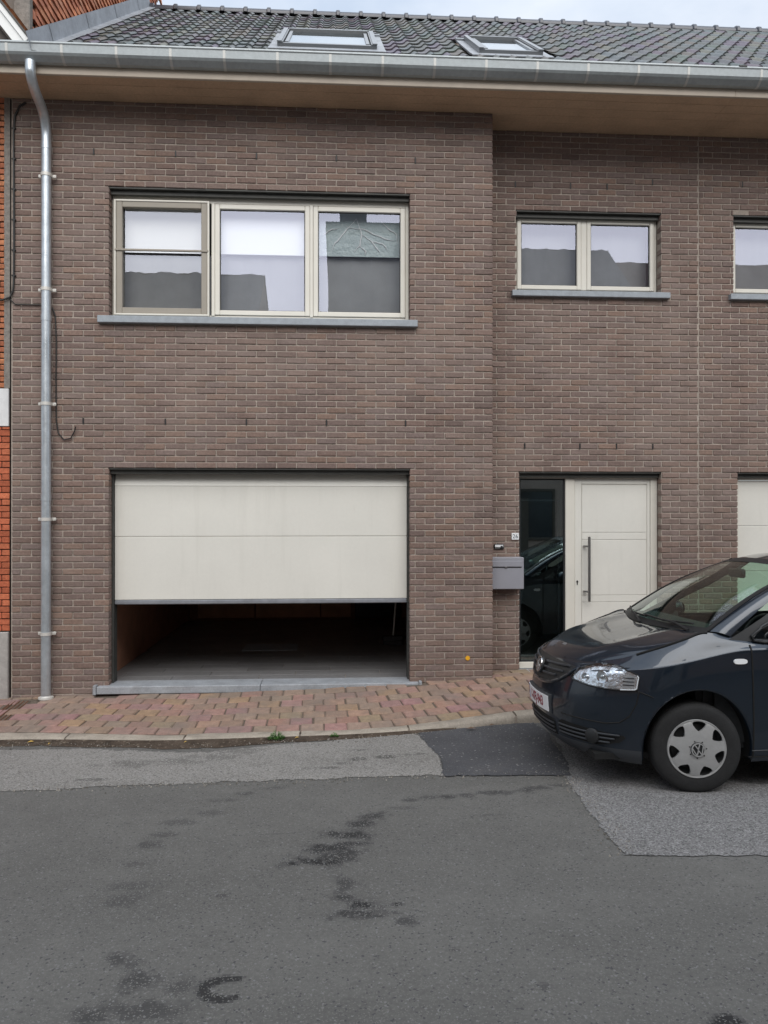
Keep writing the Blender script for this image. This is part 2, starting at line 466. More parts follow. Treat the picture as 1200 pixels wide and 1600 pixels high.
def stain(x, y):
    s = 0
    n = fbm(x * 9, y * 9, 4); n2 = fbm(x * 30 + 5, y * 30, 3)
    for sx, sy, rx, ry, st in SPOTS:
        dx, dy = (x - sx) / (rx * 1.15), (y - sy) / (ry * 1.15)
        d2 = dx * dx + dy * dy
        if d2 < 4:
            k = 1 - math.sqrt(d2) + (n - .5) * 1.6 + (n2 - .5) * .7
            s = max(s, st * (.98 * smooth01(k * 1.35) + .20 * smooth01((k + .55) * .8)))
    # the hooked tar mark near the bottom
    dx, dy = x - 1.84, y + 4.80
    a = math.atan2(dy, dx); r = math.hypot(dx, dy * 1.35)
    if abs(a) > .75:
        w = .016 + .016 * (1 - abs(abs(a) - 2.2) / 2.2) + (n2 - .5) * .022
        s = max(s, 1.2 * smooth01((w + .012 - abs(r - .085)) / .024))
    return s
mb = MB()
xs = np.concatenate([np.linspace(-2.0, .6, 40)[:-1], np.linspace(.6, 4.2, 226), np.linspace(4.2, 7.5, 50)[1:]])
ys = np.concatenate([np.linspace(-5.6, -1.8, 240), np.linspace(-1.8, -.9, 40)[1:]])
nx, ny = len(xs), len(ys)
vs = [(x, y, zroad(x, y) + .0022 * (fbm(x * 1.5, y * 1.5, 2) - .5)) for x in xs for y in ys]
mb.v = vs
for i in range(nx - 1):
    for j in range(ny - 1):
        cx_, cy_ = (xs[i] + xs[i + 1]) / 2, (ys[j] + ys[j + 1]) / 2
        st = stain(cx_, cy_) if cx_ > .6 and cx_ < 4.2 else 0
        wear = fbm(cx_ * .8, cy_ * 2.2, 4)
        k = (1 - .62 * min(1.3, st)) * (.88 + .24 * wear)
        mb.f.append((i * ny + j, (i + 1) * ny + j, (i + 1) * ny + j + 1, i * ny + j + 1)); mb.t.append((k, k * (1.0 - .0 * st), k * (1 + .05 * st), 1)); mb.m.append(0)
M['asphalt'] = pmat('asphalt', (.126, .123, .115), .86, tint=True, var=[(.9, .10), (5, .07), (60, .14)], bump=[(150, .8, .006), (420, .5, .003)],
                    speck=[((.185, .185, .18), 130, .97), ((.07, .07, .07), 110, .965), ((.165, .16, .15), 210, .90)], spec=.35)
M['gravelasphalt'] = pmat('pale_gravel_asphalt', (.25, .24, .225), .9, tint=True, var=[(1.2, .12), (70, .2)], bump=[(110, 1.0, .009), (300, .6, .004)],
                          speck=[((.34, .33, .315), 125, .84), ((.15, .145, .135), 115, .86)], weather=((.095, .09, .085), 2.6, .60, .78, .6), spec=.3)
M['coarse'] = pmat('coarse_gravel_asphalt', (.215, .21, .208), .9, var=[(1.5, .10), (70, .22)], bump=[(90, 1.0, .012), (260, .7, .005)],
                   speck=[((.33, .325, .32), 130, .78), ((.12, .118, .115), 120, .82)], weather=((.09, .088, .085), 2.2, .62, .8, .5), spec=.35)
M['darkasphalt'] = pmat('dark_asphalt_repair', (.072, .073, .080), .84, var=[(2.2, .16), (60, .14)], bump=[(140, .8, .006), (400, .5, .003)],
                        speck=[((.22, .215, .21), 75, .988), ((.13, .13, .13), 140, .955)], weather=((.115, .11, .105), 3.3, .58, .8, .5), spec=.35)
road = mb.build('road', M['asphalt'], smooth=30, kind='structure', fix=False)
mb = MB(); mb.tint = (1, 1, 1)
def rz(x, y): return (x, y, zroad(x, y) - .004)
for (x0, x1, y0, y1) in ((-60, -2.0, -10.4, -.8), (7.5, 60, -10.4, -.8), (-2.0, 7.5, -10.4, -5.6)):
    X = np.linspace(x0, x1, 12); Y = [y for y in np.linspace(y0, y1, 18)]
    mb.grid(lambda i, j: (X[i], Y[j], zroad(X[i], Y[j])), len(X), len(Y))
mb.build('road_surface', M['asphalt'], road, smooth=30, label='rest of the grey asphalt street beyond the stained part')
mb = MB(); mb.add([(-300, -300, -.55), (300, -300, -.55), (300, 300, -.55), (-300, 300, -.55)], [(0, 1, 2, 3)])
mb.build('ground', M['terrain'], kind='structure')

def patch(name, poly, mat, h, edge=.03, jag=9, keep=lambda p: True):
    pts = []
    n = len(poly)
    for i in range(n):
        a, b = Vector(poly[i]), Vector(poly[(i + 1) % n]); L = (b - a).length; k = max(1, int(L / .014))
        nr = Vector((-(b - a).y, (b - a).x)).normalized()
        for q in range(k):
            p = a.lerp(b, q / k)
            d = (fbm(p.x * jag, p.y * jag, 4) - .5) * 2 * edge + (fbm(p.x * 60, p.y * 60, 2) - .5) * .03
            pts.append(p + nr * d)
    bm = bmesh.new()
    vs = [bm.verts.new((p.x, p.y, zroad(p.x, p.y) + h)) for p in pts]
    f = bm.faces.new(vs)
    if f.normal.z < 0: f.normal_flip()
    bmesh.ops.triangulate(bm, faces=[f])
    me = bpy.data.meshes.new(name); bm.to_mesh(me); bm.free(); me.materials.append(mat)
    o = bpy.data.objects.new(name, me); C.objects.link(o); o['kind'] = 'structure'
    return o
STRIP = [(-3, -2.45), (-.6, -2.45), (.0, -2.42), (.82, -2.38), (1.92, -2.36), (3.02, -2.38), (3.05, -1.9), (2.97, -1.45), (2.93, -1.24), (2.2, -1.40), (1.9, -1.43), (1.2, -1.62), (1.05, -1.60), (.6, -1.50), (.2, -1.40), (-.6, -1.38), (-3, -1.34)]
def inside(poly, x, y):
    r = False; n = len(poly)
    for i in range(n):
        x0, y0 = poly[i]; x1, y1 = poly[(i + 1) % n]
        if (y0 > y) != (y1 > y) and x < (x1 - x0) * (y - y0) / (y1 - y0) + x0: r = not r
    return r
STRIPSPOTS = [(2.62, -1.88, .11, .05, .9), (2.80, -1.86, .09, .04, .8), (2.43, -1.92, .10, .05, .9), (2.92, -1.84, .07, .03, .9), (2.16, -2.12, .17, .035, .8), (2.3, -2.02, .08, .03, .6), (.55, -2.22, .12, .03, .7), (2.45, -1.68, .06, .015, .9), (.95, -1.85, .5, .12, .55), (1.5, -1.62, .25, .10, .5), (1.3, -1.75, .3, .1, .5)]
def sstain(x, y):
    s = 0; n = fbm(x * 9, y * 9, 4); n2 = fbm(x * 30 + 5, y * 30, 3)
    for sx, sy, rx, ry, st in STRIPSPOTS:
        dx, dy = (x - sx) / (rx * 1.15), (y - sy) / (ry * 1.15); d2 = dx * dx + dy * dy
        if d2 < 4:
            k = 1 - math.sqrt(d2) + (n - .5) * 1.6 + (n2 - .5) * .7
            s = max(s, st * smooth01(k * 1.4))
    return s
mb = MB(); ids_ = {}; G_ = .0125
for i in range(int(-2.0 / G_), int(3.2 / G_)):
    for j in range(int(-2.56 / G_), int(-1.18 / G_)):
        x, y = (i + .5) * G_, (j + .5) * G_
        wx = x + (fbm(x * 9, y * 9, 3) - .5) * .07; wy = y + (fbm(x * 8 + 40, y * 8, 3) - .5) * .06 + (fbm(x * 45, y * 45, 2) - .5) * .035
        if not inside(STRIP, wx, wy): continue
        f = []
        for a_, b_ in ((i, j), (i + 1, j), (i + 1, j + 1), (i, j + 1)):
            if (a_, b_) not in ids_:
                ids_[(a_, b_)] = len(mb.v); X_, Y_ = a_ * G_ + (fbm(a_ * .7, b_ * .7, 2) - .5) * .012, b_ * G_ + (fbm(a_ * .6 + 9, b_ * .6, 2) - .5) * .012
                mb.v.append((X_, Y_, zroad(X_, Y_) + .004))
            f.append(ids_[(a_, b_)])
        k = (1 - .62 * sstain(x, y)) * (.86 + .28 * fbm(x * 1.3, y * 2.5, 4))
        mb.f.append(f); mb.t.append((k, k, k)); mb.m.append(0)
mb.build('asphalt_strip', M['gravelasphalt'], kind='structure', fix=False)
patch('asphalt_repair', [(2.95, -1.2), (3.0, -1.6), (3.05, -1.95), (3.02, -2.40), (3.5, -2.43), (3.90, -2.47), (3.96, -2.2), (4.0, -1.8), (4.05, -1.35), (4.02, -.99), (3.6, -1.05)], M['darkasphalt'], .007, .018)
patch('asphalt_patch', [(3.87, -2.40), (3.80, -3.18), (3.78, -3.80), (4.5, -3.87), (6.2, -3.92), (6.2, -3.0), (5.0, -2.75), (4.86, -2.6), (4.85, -1.2), (4.1, -1.2), (4.02, -1.9)], M['coarse'], .0045, .025)
# loose grit along the seams and in the gutter
grit = MB()
for _ in range(1500):
    r_ = RND.random()
    if r_ < .45:
        x = RND.uniform(-1.2, 3.9); y = ykerb(x) - abs(RND.gauss(0, .10)) - .02
    elif r_ < .75:
        x = RND.uniform(-.2, 3.9); y = -2.39 + RND.gauss(0, .045)
    else:
        t_ = RND.random(); x = lerp(3.95, 3.80, t_) + RND.gauss(0, .05) ; y = lerp(-1.5, -3.8, t_)
    s_ = RND.uniform(.002, .006); z = zroad(x, y) + .006 + s_ * .3; f = RND.choice((.5, .8, 1.1, 1.5))
    if y > -1.5 and x < 2.7: z += .004
    grit.tint = (f, f * .97, f * .92)
    j = lambda: RND.uniform(.7, 1.3) * s_
    grit.add([(x - j(), y - j(), z - s_), (x + j(), y - j(), z - s_), (x + j(), y + j(), z - s_), (x - j(), y + j(), z - s_), (x + RND.uniform(-.3, .3) * s_, y, z + s_ * .7)], [(0, 1, 4), (1, 2, 4), (2, 3, 4), (3, 0, 4)])
M['grit'] = pmat('loose_grit', (.20, .19, .175), .9, tint=True)
grit.build('loose_grit', M['grit'], kind='stuff')
# crumbled brown dirt along the kerb
mb = MB()
N = 170
def dirtpt(i, j):
    x = -3 + 6.3 * i / (N - 1)
    w = table([(-3, .16), (-.6, .17), (.3, .15), (1.2, .22), (1.7, .13), (2.3, .10), (2.8, .06), (3.3, .02)], x) * (.75 + .5 * fbm(x * 6, 3.1))
    t = j / 6
    y = ykerb(x) + .01 - w * t
    z = zroad(x, y) + .009 + (.010 * (1 - t) ** 2 if j < 6 else -.006) + .012 * (fbm(x * 14, y * 14) - .5) * (1 - abs(2 * t - 1))
    return (x, y, z)
mb.grid(dirtpt, N, 7)
mb.build('gutter_dirt', M['dirt'], smooth=60, kind='stuff')

# kerb stones
kerb = MB()
KX = np.linspace(-14, 14, 100)
kerb.grid(lambda i, j: (KX[i], ykerb(KX[i]) + (.012, .012, KW - .01, KW - .01)[j], zkerb(KX[i]) + (-.3, -.02, -.02, -.3)[j]), 100, 4)
kerbo = kerb.build('kerb', M['mortar'], kind='structure', smooth=30)
kj = [-3.0, -2.0, -1.02, -.025, .985, 1.95, 2.88, 3.86, 4.84, 5.84, 6.84, 7.84]
for a, b in zip(kj[:-1], kj[1:]):
    mb = MB(); a += .006 + RND.uniform(0, .006); b -= .006 + RND.uniform(0, .006); n = 14
    dz, dy = RND.uniform(-.005, .005), RND.uniform(-.006, .006)
    prof = [(-.006, -.26), (-.004, -.05), (.004, -.018), (.022, -.003), (.05, .001), (KW - .012, .001), (KW - .004, -.006), (KW - .003, -.26)]
    def kp(i, j):
        x = lerp(a, b, i / (n - 1)); py, pz = prof[j]
        w = (fbm(x * 7 + j, 5.5) - .5)
        return (x, ykerb(x) + py + dy + w * .012, zkerb(x) + pz + dz + (w * .008 if j < 6 else 0))
    mb.grid(kp, n, len(prof))
    for e in (0, n - 1):
        mb.add([kp(e, j) for j in range(len(prof))], [tuple(range(len(prof)))])
    mb.build('kerb_stone', M['kerb'], kerbo, smooth=40)

# brick pavement, every paver a piece of its own
R_ = .34                                            # depth of the recessed wall plane
mb = MB()
PX = np.linspace(-14, 14, 120)
mb.grid(lambda i, j: (PX[i], lerp(ykerb(PX[i]) + KW - .02, .5, j / 8), zpave(PX[i], lerp(ykerb(PX[i]) + KW - .02, .5, j / 8)) - .011), 120, 9)
pave = mb.build('pavement', M['sand'], kind='structure', smooth=40)
PT0 = [(.30, .185, .155), (.27, .20, .175), (.235, .20, .185), (.225, .205, .195), (.20, .185, .18), (.33, .195, .155), (.285, .215, .185), (.25, .19, .165), (.31, .23, .195), (.245, .225, .21)]
PT = [tuple(lerp(m, v, .26) for m, v in zip((.285, .188, .150), t)) for t in PT0]
pav_mesh = []
for k in range(30):
    m_ = MB(); m_.tint = tuple(c * RND.uniform(.88, 1.1) for c in PT[k % 10])
    m_.cbox(-.0975, .0975, -.0705, .0705, -.06, 0, .008, .0028)
    pav_mesh.append(m_.mesh('paver', M['paver']))
pw, pd = .2045, .149
cells = []
for row in range(12):
    off = (row % 2) * .5 + RND.uniform(-.06, .06)
    for i in range(-12, 45):
        x = (i + off) * pw + RND.uniform(-.003, .003)
        y = ykerb(x) + KW + .004 + (row + .5) * pd
        lim = R_ + .06 if x > 3.85 else .05
        if y > lim or x < -2.0 or x > 8.2: continue
        if -.98 < x < -.72 + (0) and y < -.1 and abs(x + .80 + (y + .1) * .0) < .10: continue     # the drain channel
        if -.12 < x < 3.09 and y > -.07: continue
        cells.append((x, y))
cells.sort(key=lambda p: (p[0] > 4.6, p[0]))
near = [p for p in cells if p[0] <= 4.9][:300]
near_set = set(near)
rest = MB()
for (x, y) in cells:
    e = .02
    sx = (zpave(x + e, y) - zpave(x - e, y)) / (2 * e); sy = (zpave(x, y + e) - zpave(x, y - e)) / (2 * e)
    z = zpave(x, y) + RND.uniform(-.003, .0025)
    ang = math.atan((ykerb(x + .1) - ykerb(x - .1)) / .2)
    rot = (math.atan(sy) + RND.uniform(-.012, .012), -math.atan(sx) + RND.uniform(-.01, .01), ang + RND.uniform(-.012, .012))
    me = RND.choice(pav_mesh)
    if (x, y) in near_set: place(me, 'paver', pave, (x, y, z), rot)
    else:
        T = Matrix.Translation((x, y, z)) @ Matrix.Rotation(rot[2], 4, 'Z')
        rest.tint = RND.choice(PT)
        rest.add([T @ v.co for v in me.vertices], [tuple(p.vertices) for p in me.polygons])
if rest.f: rest.build('paver', M['paver'], pave, kind='stuff')
# sandy filler where the rows meet the wall
# ------------------------------------------------------------------ brickwork
BT0 = [(.180, .127, .112), (.165, .122, .112), (.158, .126, .122), (.190, .135, .115), (.172, .122, .106), (.140, .106, .099), (.195, .148, .134), (.152, .115, .108), (.178, .140, .132), (.205, .142, .115)]
BT = [tuple(1.1 * lerp(m, c, .66) * w for m, c, w in zip((.172, .129, .114), t, (1.02, .985, .945))) for t in BT0]
RT = [(.44, .17, .085), (.40, .155, .08), (.48, .20, .10), (.36, .13, .07), (.42, .19, .11)]
_bm = {}
def brick_mesh(l, h, d, tints, mat, nv=22):
    key = (round(l, 3), round(h, 3), round(d, 3), mat.name)
    L = _bm.setdefault(key, [])
    if len(L) < nv:
        m_ = MB(); t = tints[len(L) % len(tints)]; k = RND.uniform(.86, 1.12); m_.tint = tuple(c * k for c in t)
        m_.cbox(-l / 2, l / 2, 0, d, -h / 2, h / 2, .0045, .0016)
        L.append((m_.mesh('brick', mat), m_))
        return L[-1]
    return RND.choice(L)

def bricks(u0, u1, z0, z1, openings, ch, bl, joint, o, dirv, phase=0.0, depth=.10, zbase=0.0, minw=.02):
    """running bond in the plane through o along dirv; returns (centre, length, height) of each brick in world space.
    openings: (u0,u1,z0,z1)"""
    out = []
    k0 = int(math.floor((z0 - zbase) / ch)); k1 = int(math.ceil((z1 - zbase) / ch))
    for k in range(k0, k1):
        b0, b1 = max(z0, zbase + k * ch + joint / 2), min(z1, zbase + (k + 1) * ch - joint / 2)
        if b1 - b0 < .012: continue
        per = bl + joint
        off = phase + (k % 2) * per / 2
        i0 = int(math.floor((u0 - off) / per)) - 1; i1 = int(math.ceil((u1 - off) / per)) + 1
        for i in range(i0, i1):
            segs = [(max(u0, off + i * per + joint / 2), min(u1, off + (i + 1) * per - joint / 2), b0, b1)]
            for (a0, a1, c0, c1) in openings:
                ns = []
                for (s0, s1, t0, t1) in segs:
                    if s1 <= a0 or s0 >= a1 or t1 <= c0 or t0 >= c1: ns.append((s0, s1, t0, t1)); continue
                    ov = min(t1, c1) - max(t0, c0)
                    if ov < .6 * (t1 - t0) and s0 > a0 - .02 and s1 < a1 + .02:   # cut the course in height
                        if t0 < c0: ns.append((s0, s1, t0, c0 - .004))
                        else: ns.append((s0, s1, c1 + .004, t1))
                        continue
                    if s0 < a0: ns.append((s0, a0, t0, t1))
                    if s1 > a1: ns.append((a1, s1, t0, t1))
                segs = ns
            for (s0, s1, t0, t1) in segs:
                if s1 - s0 < minw or t1 - t0 < .012: continue
                c = Vector(o) + Vector(dirv) * ((s0 + s1) / 2) + Vector((0, 0, (t0 + t1) / 2))
                out.append((c, s1 - s0, t1 - t0))
    return out

def lay(parent_ind, parent_stuff, recs, rotz, depth, tints, mat, quota, score, name='brick', jit=.0025):
    """the pieces with the highest score become objects of their own, the rest one joined part"""
    idx = sorted(range(len(recs)), key=lambda i: -score(recs[i]))
    chosen = set(i for i in idx[:quota] if score(recs[i]) > 0)
    rest = MB()
    for i, (c, l, h) in enumerate(recs):
        me, src = brick_mesh(l, h, depth, tints, mat)
        rz_ = rotz
        p = c + Matrix.Rotation(rz_, 3, 'Z') @ Vector((0, RND.uniform(-jit, jit), RND.uniform(-.001, .001)))
        if i in chosen: place(me, name, parent_ind, p, (0, 0, rz_ + RND.uniform(-.004, .004)))
        else:
            R3 = Matrix.Rotation(rz_, 3, 'Z')
            rest.tint = src.tint
            rest.add([p + R3 @ Vector(v) for v in src.v], src.f)
    if rest.f: rest.build(name, mat, parent_stuff, kind='stuff')
    return len(chosen)

def slab_with_holes(mb, u0, u1, z0, z1, holes, ya, yb, X=lambda u, y, z: (u, y, z)):
    """a wall slab with rectangular holes, built from butting boxes in columns"""
    us = sorted(set([u0, u1] + [h for q in holes for h in q[:2] if u0 < h < u1]))
    for a, b in zip(us[:-1], us[1:]):
        hs = sorted((max(z0, q[2]), min(z1, q[3])) for q in holes if q[0] < (a + b) / 2 < q[1])
        z = z0
        for h0, h1 in hs + [(z1, z1)]:
            if h0 > z:
                vs = [X(u, y, zz) for zz in (z, h0) for y in (ya, yb) for u in (a, b)]
                mb.add(vs, [(0, 2, 3, 1), (4, 5, 7, 6), (0, 1, 5, 4), (2, 6, 7, 3), (0, 4, 6, 2), (1, 3, 7, 5)])
            z = max(z, h1)

# ------------------------------------------------------------------ the house at number 26
XL, XC, XJ, XR = -.945, 3.852, 6.182, 10.2           # left edge, bay corner, joint with the next house, its end
ZT = 5.80                                            # wall top / soffit
CH, BL, JT = .0622, .1895, .0108
W1 = (0.0, 3.0, 3.66, 4.955)
G1 = (0.0, 3.0, -.4, 2.157)
W2 = (4.178, 5.76, 4.085, 4.955)
D1 = (4.208, 5.76, -.4, 2.15)
W3 = (6.57, 8.15, 4.085, 4.955)
D2 = (6.615, 9.4, -.4, 2.15)
house = thing('terraced_house', 'brown brick house with a half raised cream garage door and a three part upper window', 'house', (0, 0, 0))
house2 = thing('terraced_house', 'brown brick house at the right edge of the photo, beyond the thin vertical wall joint', 'house', (0, 0, 0))
g = .007
def grow(q): return (q[0] - g, q[1] + g, q[2] - g if q[2] > 0 else q[2], q[3] + g)
mb = MB()
slab_with_holes(mb, XL, XC - .008, -.45, ZT, [grow(W1), grow(G1)], .0075, .30)
mb.box(XC - .3, XC - .008, .30, .64, -.45, ZT)
wall = mb.build('front_wall', M['mortar'], house)
mb = MB()
slab_with_holes(mb, XC - .008, XJ - .004, -.45, ZT, [grow(W2), grow(D1)], R_ + .0075, R_ + .30)
rwall = mb.build('recessed_wall', M['mortar'], house)
mb = MB()
slab_with_holes(mb, XJ + .004, XR, -.45, ZT, [grow(W3), grow(D2)], R_ + .0075, R_ + .30)
wall2 = mb.build('front_wall', M['mortar'], house2)

def seen_score(r):
    c, l, h = r
    d = c - CAM
    if l < .06 or h < .035: return 0
    px = 600 + 1201 * (d.x * math.cos(.06) - d.y * math.sin(.06)) / (d.x * math.sin(.06) + d.y * math.cos(.06))
    py = 800 - 1201 * d.z / (d.x * math.sin(.06) + d.y * math.cos(.06))
    if px > 1190 or (px > 840 and py > 870) or px < 10: return 0
    if 58 < px < 84: return 0
    return l * h / d.length ** 2 * abs(d.y) / d.length
recs_f = bricks(XL + .012, XC, -.42, ZT, [W1, G1], CH, BL, JT, (0, 0, 0), (1, 0, 0), .052, zbase=2.157 - 40 * CH)
recs_r = bricks(XC - .004, XJ - .007, -.42, ZT, [W2, D1], CH, BL, JT, (0, R_, 0), (1, 0, 0), .06, zbase=2.15 - 40 * CH)
recs_2 = bricks(XJ + .007, 9.6, -.42, ZT, [W3, D2], CH, BL, JT, (0, R_, 0), (1, 0, 0), .03, zbase=2.15 - 40 * CH)
recs_s = bricks(.012, R_, -.42, ZT, [], CH, BL, JT, (XC, 0, 0), (0, 1, 0), .1, zbase=2.157 - 40 * CH)
allr = [(r, 'f') for r in recs_f] + [(r, 'r') for r in recs_r]
order = sorted(allr, key=lambda q: -seen_score(q[0]))[:300]
thr = seen_score(order[-1][0])
qf = sum(1 for q in order if q[1] == 'f'); qr = 300 - qf
lay(wall, wall, recs_f, 0, .10, BT, M['brick'], qf, seen_score)
lay(rwall, rwall, recs_r, 0, .10, BT, M['brick'], qr, seen_score)
lay(wall2, wall2, recs_2, 0, .10, BT, M['brick'], 300, seen_score)
lay(wall, wall, recs_s, math.pi / 2, .05, BT, M['brick'], 0, lambda r: 0)
# open weep joints
for (x, z, y, p) in [(-.15, 5.30, 0, wall), (.69, 5.29, 0, wall), (1.50, 5.29, 0, wall), (2.31, 5.29, 0, wall), (3.085, 5.28, 0, wall),
                     (-.235, 2.62, 0, wall), (.605, 2.62, 0, wall), (1.385, 2.62, 0, wall), (2.19, 2.62, 0, wall), (2.98, 2.62, 0, wall),
                     (4.18, 5.25, R_, rwall), (4.79, 5.25, R_, rwall), (5.18, 5.25, R_, rwall), (5.58, 5.26, R_, rwall), (6.75, 5.27, R_, wall2),
                     (4.30, 2.44, R_, rwall), (4.90, 2.44, R_, rwall), (5.33, 2.44, R_, rwall), (5.70, 2.44, R_, rwall)]:
    b0 = 2.157 if y == 0 else 2.15
    z = b0 + (math.floor((z - b0) / CH) + .5) * CH
    per = BL + JT; ph = .052 if y == 0 else .06
    k = int(round((z - (b0 - 40 * CH)) / CH - .5)); off = ph + (k % 2) * per / 2
    x = off + round((x - off) / per) * per
    m_ = MB(); m_.box(x - .0065, x + .0065, y - .004, y + .008, z - .029, z + .029)
    m_.build('weep_slot', M['black'], p)
# expansion joint between the two houses
m_ = MB(); m_.box(XJ - .004, XJ + .004, R_ + .006, R_ + .2, -.3, ZT); m_.build('movement_joint', M['mortar'], house2)

# window and door furniture ------------------------------------------------------------
def frame_ring(mb, x0, x1, z0, z1, w, y0, y1, c=.005, wb=None):
    wb = wb if wb is not None else w
    mb.cbox(x0, x0 + w, y0, y1, z0, z1, c); mb.cbox(x1 - w, x1, y0, y1, z0, z1, c)
    mb.cbox(x0 + w, x1 - w, y0, y1, z1 - w, z1, c); mb.cbox(x0 + w, x1 - w, y0, y1, z0, z0 + wb, c)
def pane(x0, x1, z0, z1, y, parent, mat, label=None, name='pane'):
    m_ = MB(); m_.box(x0, x1, y, y + .006, z0, z1)
    # one sheet only: a thin pane
    m_ = MB(); m_.add([(x0, y, z0), (x1, y, z0), (x1, y, z1), (x0, y, z1)], [(0, 1, 2, 3)])
    return m_.build(name, mat, parent, fix=False, label=label)
def lintel(q, y, parent):
    m_ = MB(); m_.cbox(q[0] - .0, q[1] + .0, y + .012, y + .11, q[3] - .012, q[3] + .004, .002)
    m_.cbox(q[0] + .002, q[1] - .002, y + .055, y + .10, q[3] - .055, q[3] - .013, .002)
    m_.build('lintel', M['lintel'], parent)
def stone(x0, x1, y0, y1, ztop, th, parent, mat, name='window_sill', fall=.012):
    m_ = MB()
    n = 9
    m_.cbox(x0, x1, y0, y1, ztop - th, ztop, .004)
    return m_.build(name, mat, parent)

# upper window of three lights
m_ = MB(); ya, yb = .10, .175
frame_ring(m_, W1[0], W1[1], W1[2] + .003, W1[3] - .014, .035, ya + .018, yb, .004, .055)
m_.cbox(W1[0] + .035, W1[1] - .035, ya + .018, yb, 4.855, 4.906, .003)
for x in (1.006, 2.001):
    m_.cbox(x - .016, x + .016, ya + .005, yb, 3.71, 4.855, .004)
win = m_.build('window', M['cream'], house)
m_ = MB(); m_.box(.965, 1.93, ya + .002, ya + .016, 4.918, 4.936); m_.build('vent_slot', M['black'], win)
for (a, b) in ((1.023, 1.984), (2.019, 2.964)):
    m_ = MB(); frame_ring(m_, a, b, 3.722, 4.850, .050, ya + .006, yb - .004, .006); m_.build('sash', M['cream'], win)
    m_ = MB(); frame_ring(m_, a + .052, b - .052, 3.774, 4.798, .006, ya + .028, ya + .04, .001); m_.build('gasket', M['black'], win)
    pane(a + .052, b - .052, 3.774, 4.798, ya + .034, win, M['pane'])
m_ = MB(); frame_ring(m_, .028, .972, 3.70, 4.862, .018, ya - .03, ya + .012, .003); m_.build('screen_guide', M['cream'], win)
m_ = MB(); frame_ring(m_, .048, .952, 3.718, 4.846, .060, ya - .022, ya + .030, .005); sc_ = m_.build('insect_screen', M['taupe'], win, label='grey brown screen frame with a thin cross bar over the left light')
m_ = MB(); m_.cbox(.034, .966, ya - .034, ya - .014, 4.345, 4.366, .004); m_.build('cross_bar', M['taupe'], sc_)
pane(.106, .894, 3.776, 4.788, ya + .036, win, M['panewavy'])
for (a, b, mt) in ((.09, .92, 'blind'), (1.05, 1.97, 'blind'), (2.05, 2.95, 'film')):
    nm = 'window_film' if mt == 'film' else 'roller_blind'
    m_ = MB(); m_.box(a, b, .24, .246, 4.385, 4.86); m_.build(nm, M[mt], win)
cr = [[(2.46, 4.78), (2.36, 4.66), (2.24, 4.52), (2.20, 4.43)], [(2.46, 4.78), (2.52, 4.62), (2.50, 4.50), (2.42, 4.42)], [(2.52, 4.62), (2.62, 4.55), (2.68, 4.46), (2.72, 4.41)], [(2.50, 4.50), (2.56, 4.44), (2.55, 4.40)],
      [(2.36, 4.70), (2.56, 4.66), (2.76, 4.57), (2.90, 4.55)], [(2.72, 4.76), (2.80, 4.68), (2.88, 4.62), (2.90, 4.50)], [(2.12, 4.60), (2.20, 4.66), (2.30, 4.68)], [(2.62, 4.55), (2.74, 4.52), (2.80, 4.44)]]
for L_ in cr:  # white tubes standing in for the bright highlights along the film's creases
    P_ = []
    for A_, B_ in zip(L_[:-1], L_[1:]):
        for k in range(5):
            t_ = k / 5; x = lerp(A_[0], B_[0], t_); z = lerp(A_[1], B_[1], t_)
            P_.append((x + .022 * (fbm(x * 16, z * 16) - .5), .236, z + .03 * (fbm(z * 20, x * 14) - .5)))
    m_ = MB(); m_.tube(P_, [.0008 + .006 * math.sin(math.pi * (k + .5) / len(P_)) * (.5 + fbm(k * .9, x)) for k in range(len(P_))], 5); m_.build('film_highlight', M['white'], win)
stone(-.098, 3.075, -.055, .115, 3.662, .068, house, M['sill'])
lintel(W1, 0, house)
# upper window of two lights
def two_light(q, parent, npanes=2):
    m_ = MB(); ya, yb = R_ + .10, R_ + .17
    frame_ring(m_, q[0], q[1], q[2] + .003, q[3] - .014, .030, ya + .018, yb, .004, .05)
    xm = (q[0] + q[1]) / 2 - .022
    m_.cbox(xm - .03, xm + .03, ya + .008, yb, q[2] + .053, q[3] - .044, .004)
    w = m_.build('window', M['cream'], parent)
    for (a, b) in ((q[0] + .031, xm - .031), (xm + .031, q[1] - .031)):
        m_ = MB(); frame_ring(m_, a, b, q[2] + .055, q[3] - .046, .047, ya + .004, yb - .004, .006); m_.build('sash', M['cream'], w)
        m_ = MB(); frame_ring(m_, a + .049, b - .049, q[2] + .104, q[3] - .095, .006, ya + .026, ya + .036, .001); m_.build('gasket', M['black'], w)
        pane(a + .049, b - .049, q[2] + .104, q[3] - .095, ya + .032, w, M['pane'])
    lift_sheet(q[0] + .05, q[1] - .05, q[2] + .02, q[3] - .03, R_ + .27, w)
    stone(q[0] - .055, q[1] + .085, R_ - .052, R_ + .115, q[2] + .002, .062, parent, M['sill'])
    lintel(q, R_, parent)
def lift_sheet(x0, x1, z0, z1, y, parent):  # made-up sheet behind the glass, added to lift the dark reflections in the panes
    m_ = MB(); n = int((x1 - x0) / .02)
    m_.grid(lambda i, j: (lerp(x0, x1, i / n), y + .004 * math.sin(i * .5 + fbm(i * .2, 1) * 4), (z0, z1)[j]), n + 1, 2)
    m_.build('pane_lift_sheet', M['lift_sheet'], parent, smooth=180, fix=False)
lift_sheet(W1[0] + .05, W1[1] - .05, 3.70, 4.384, .29, win)
two_light(W2, house)
two_light(W3, house2)
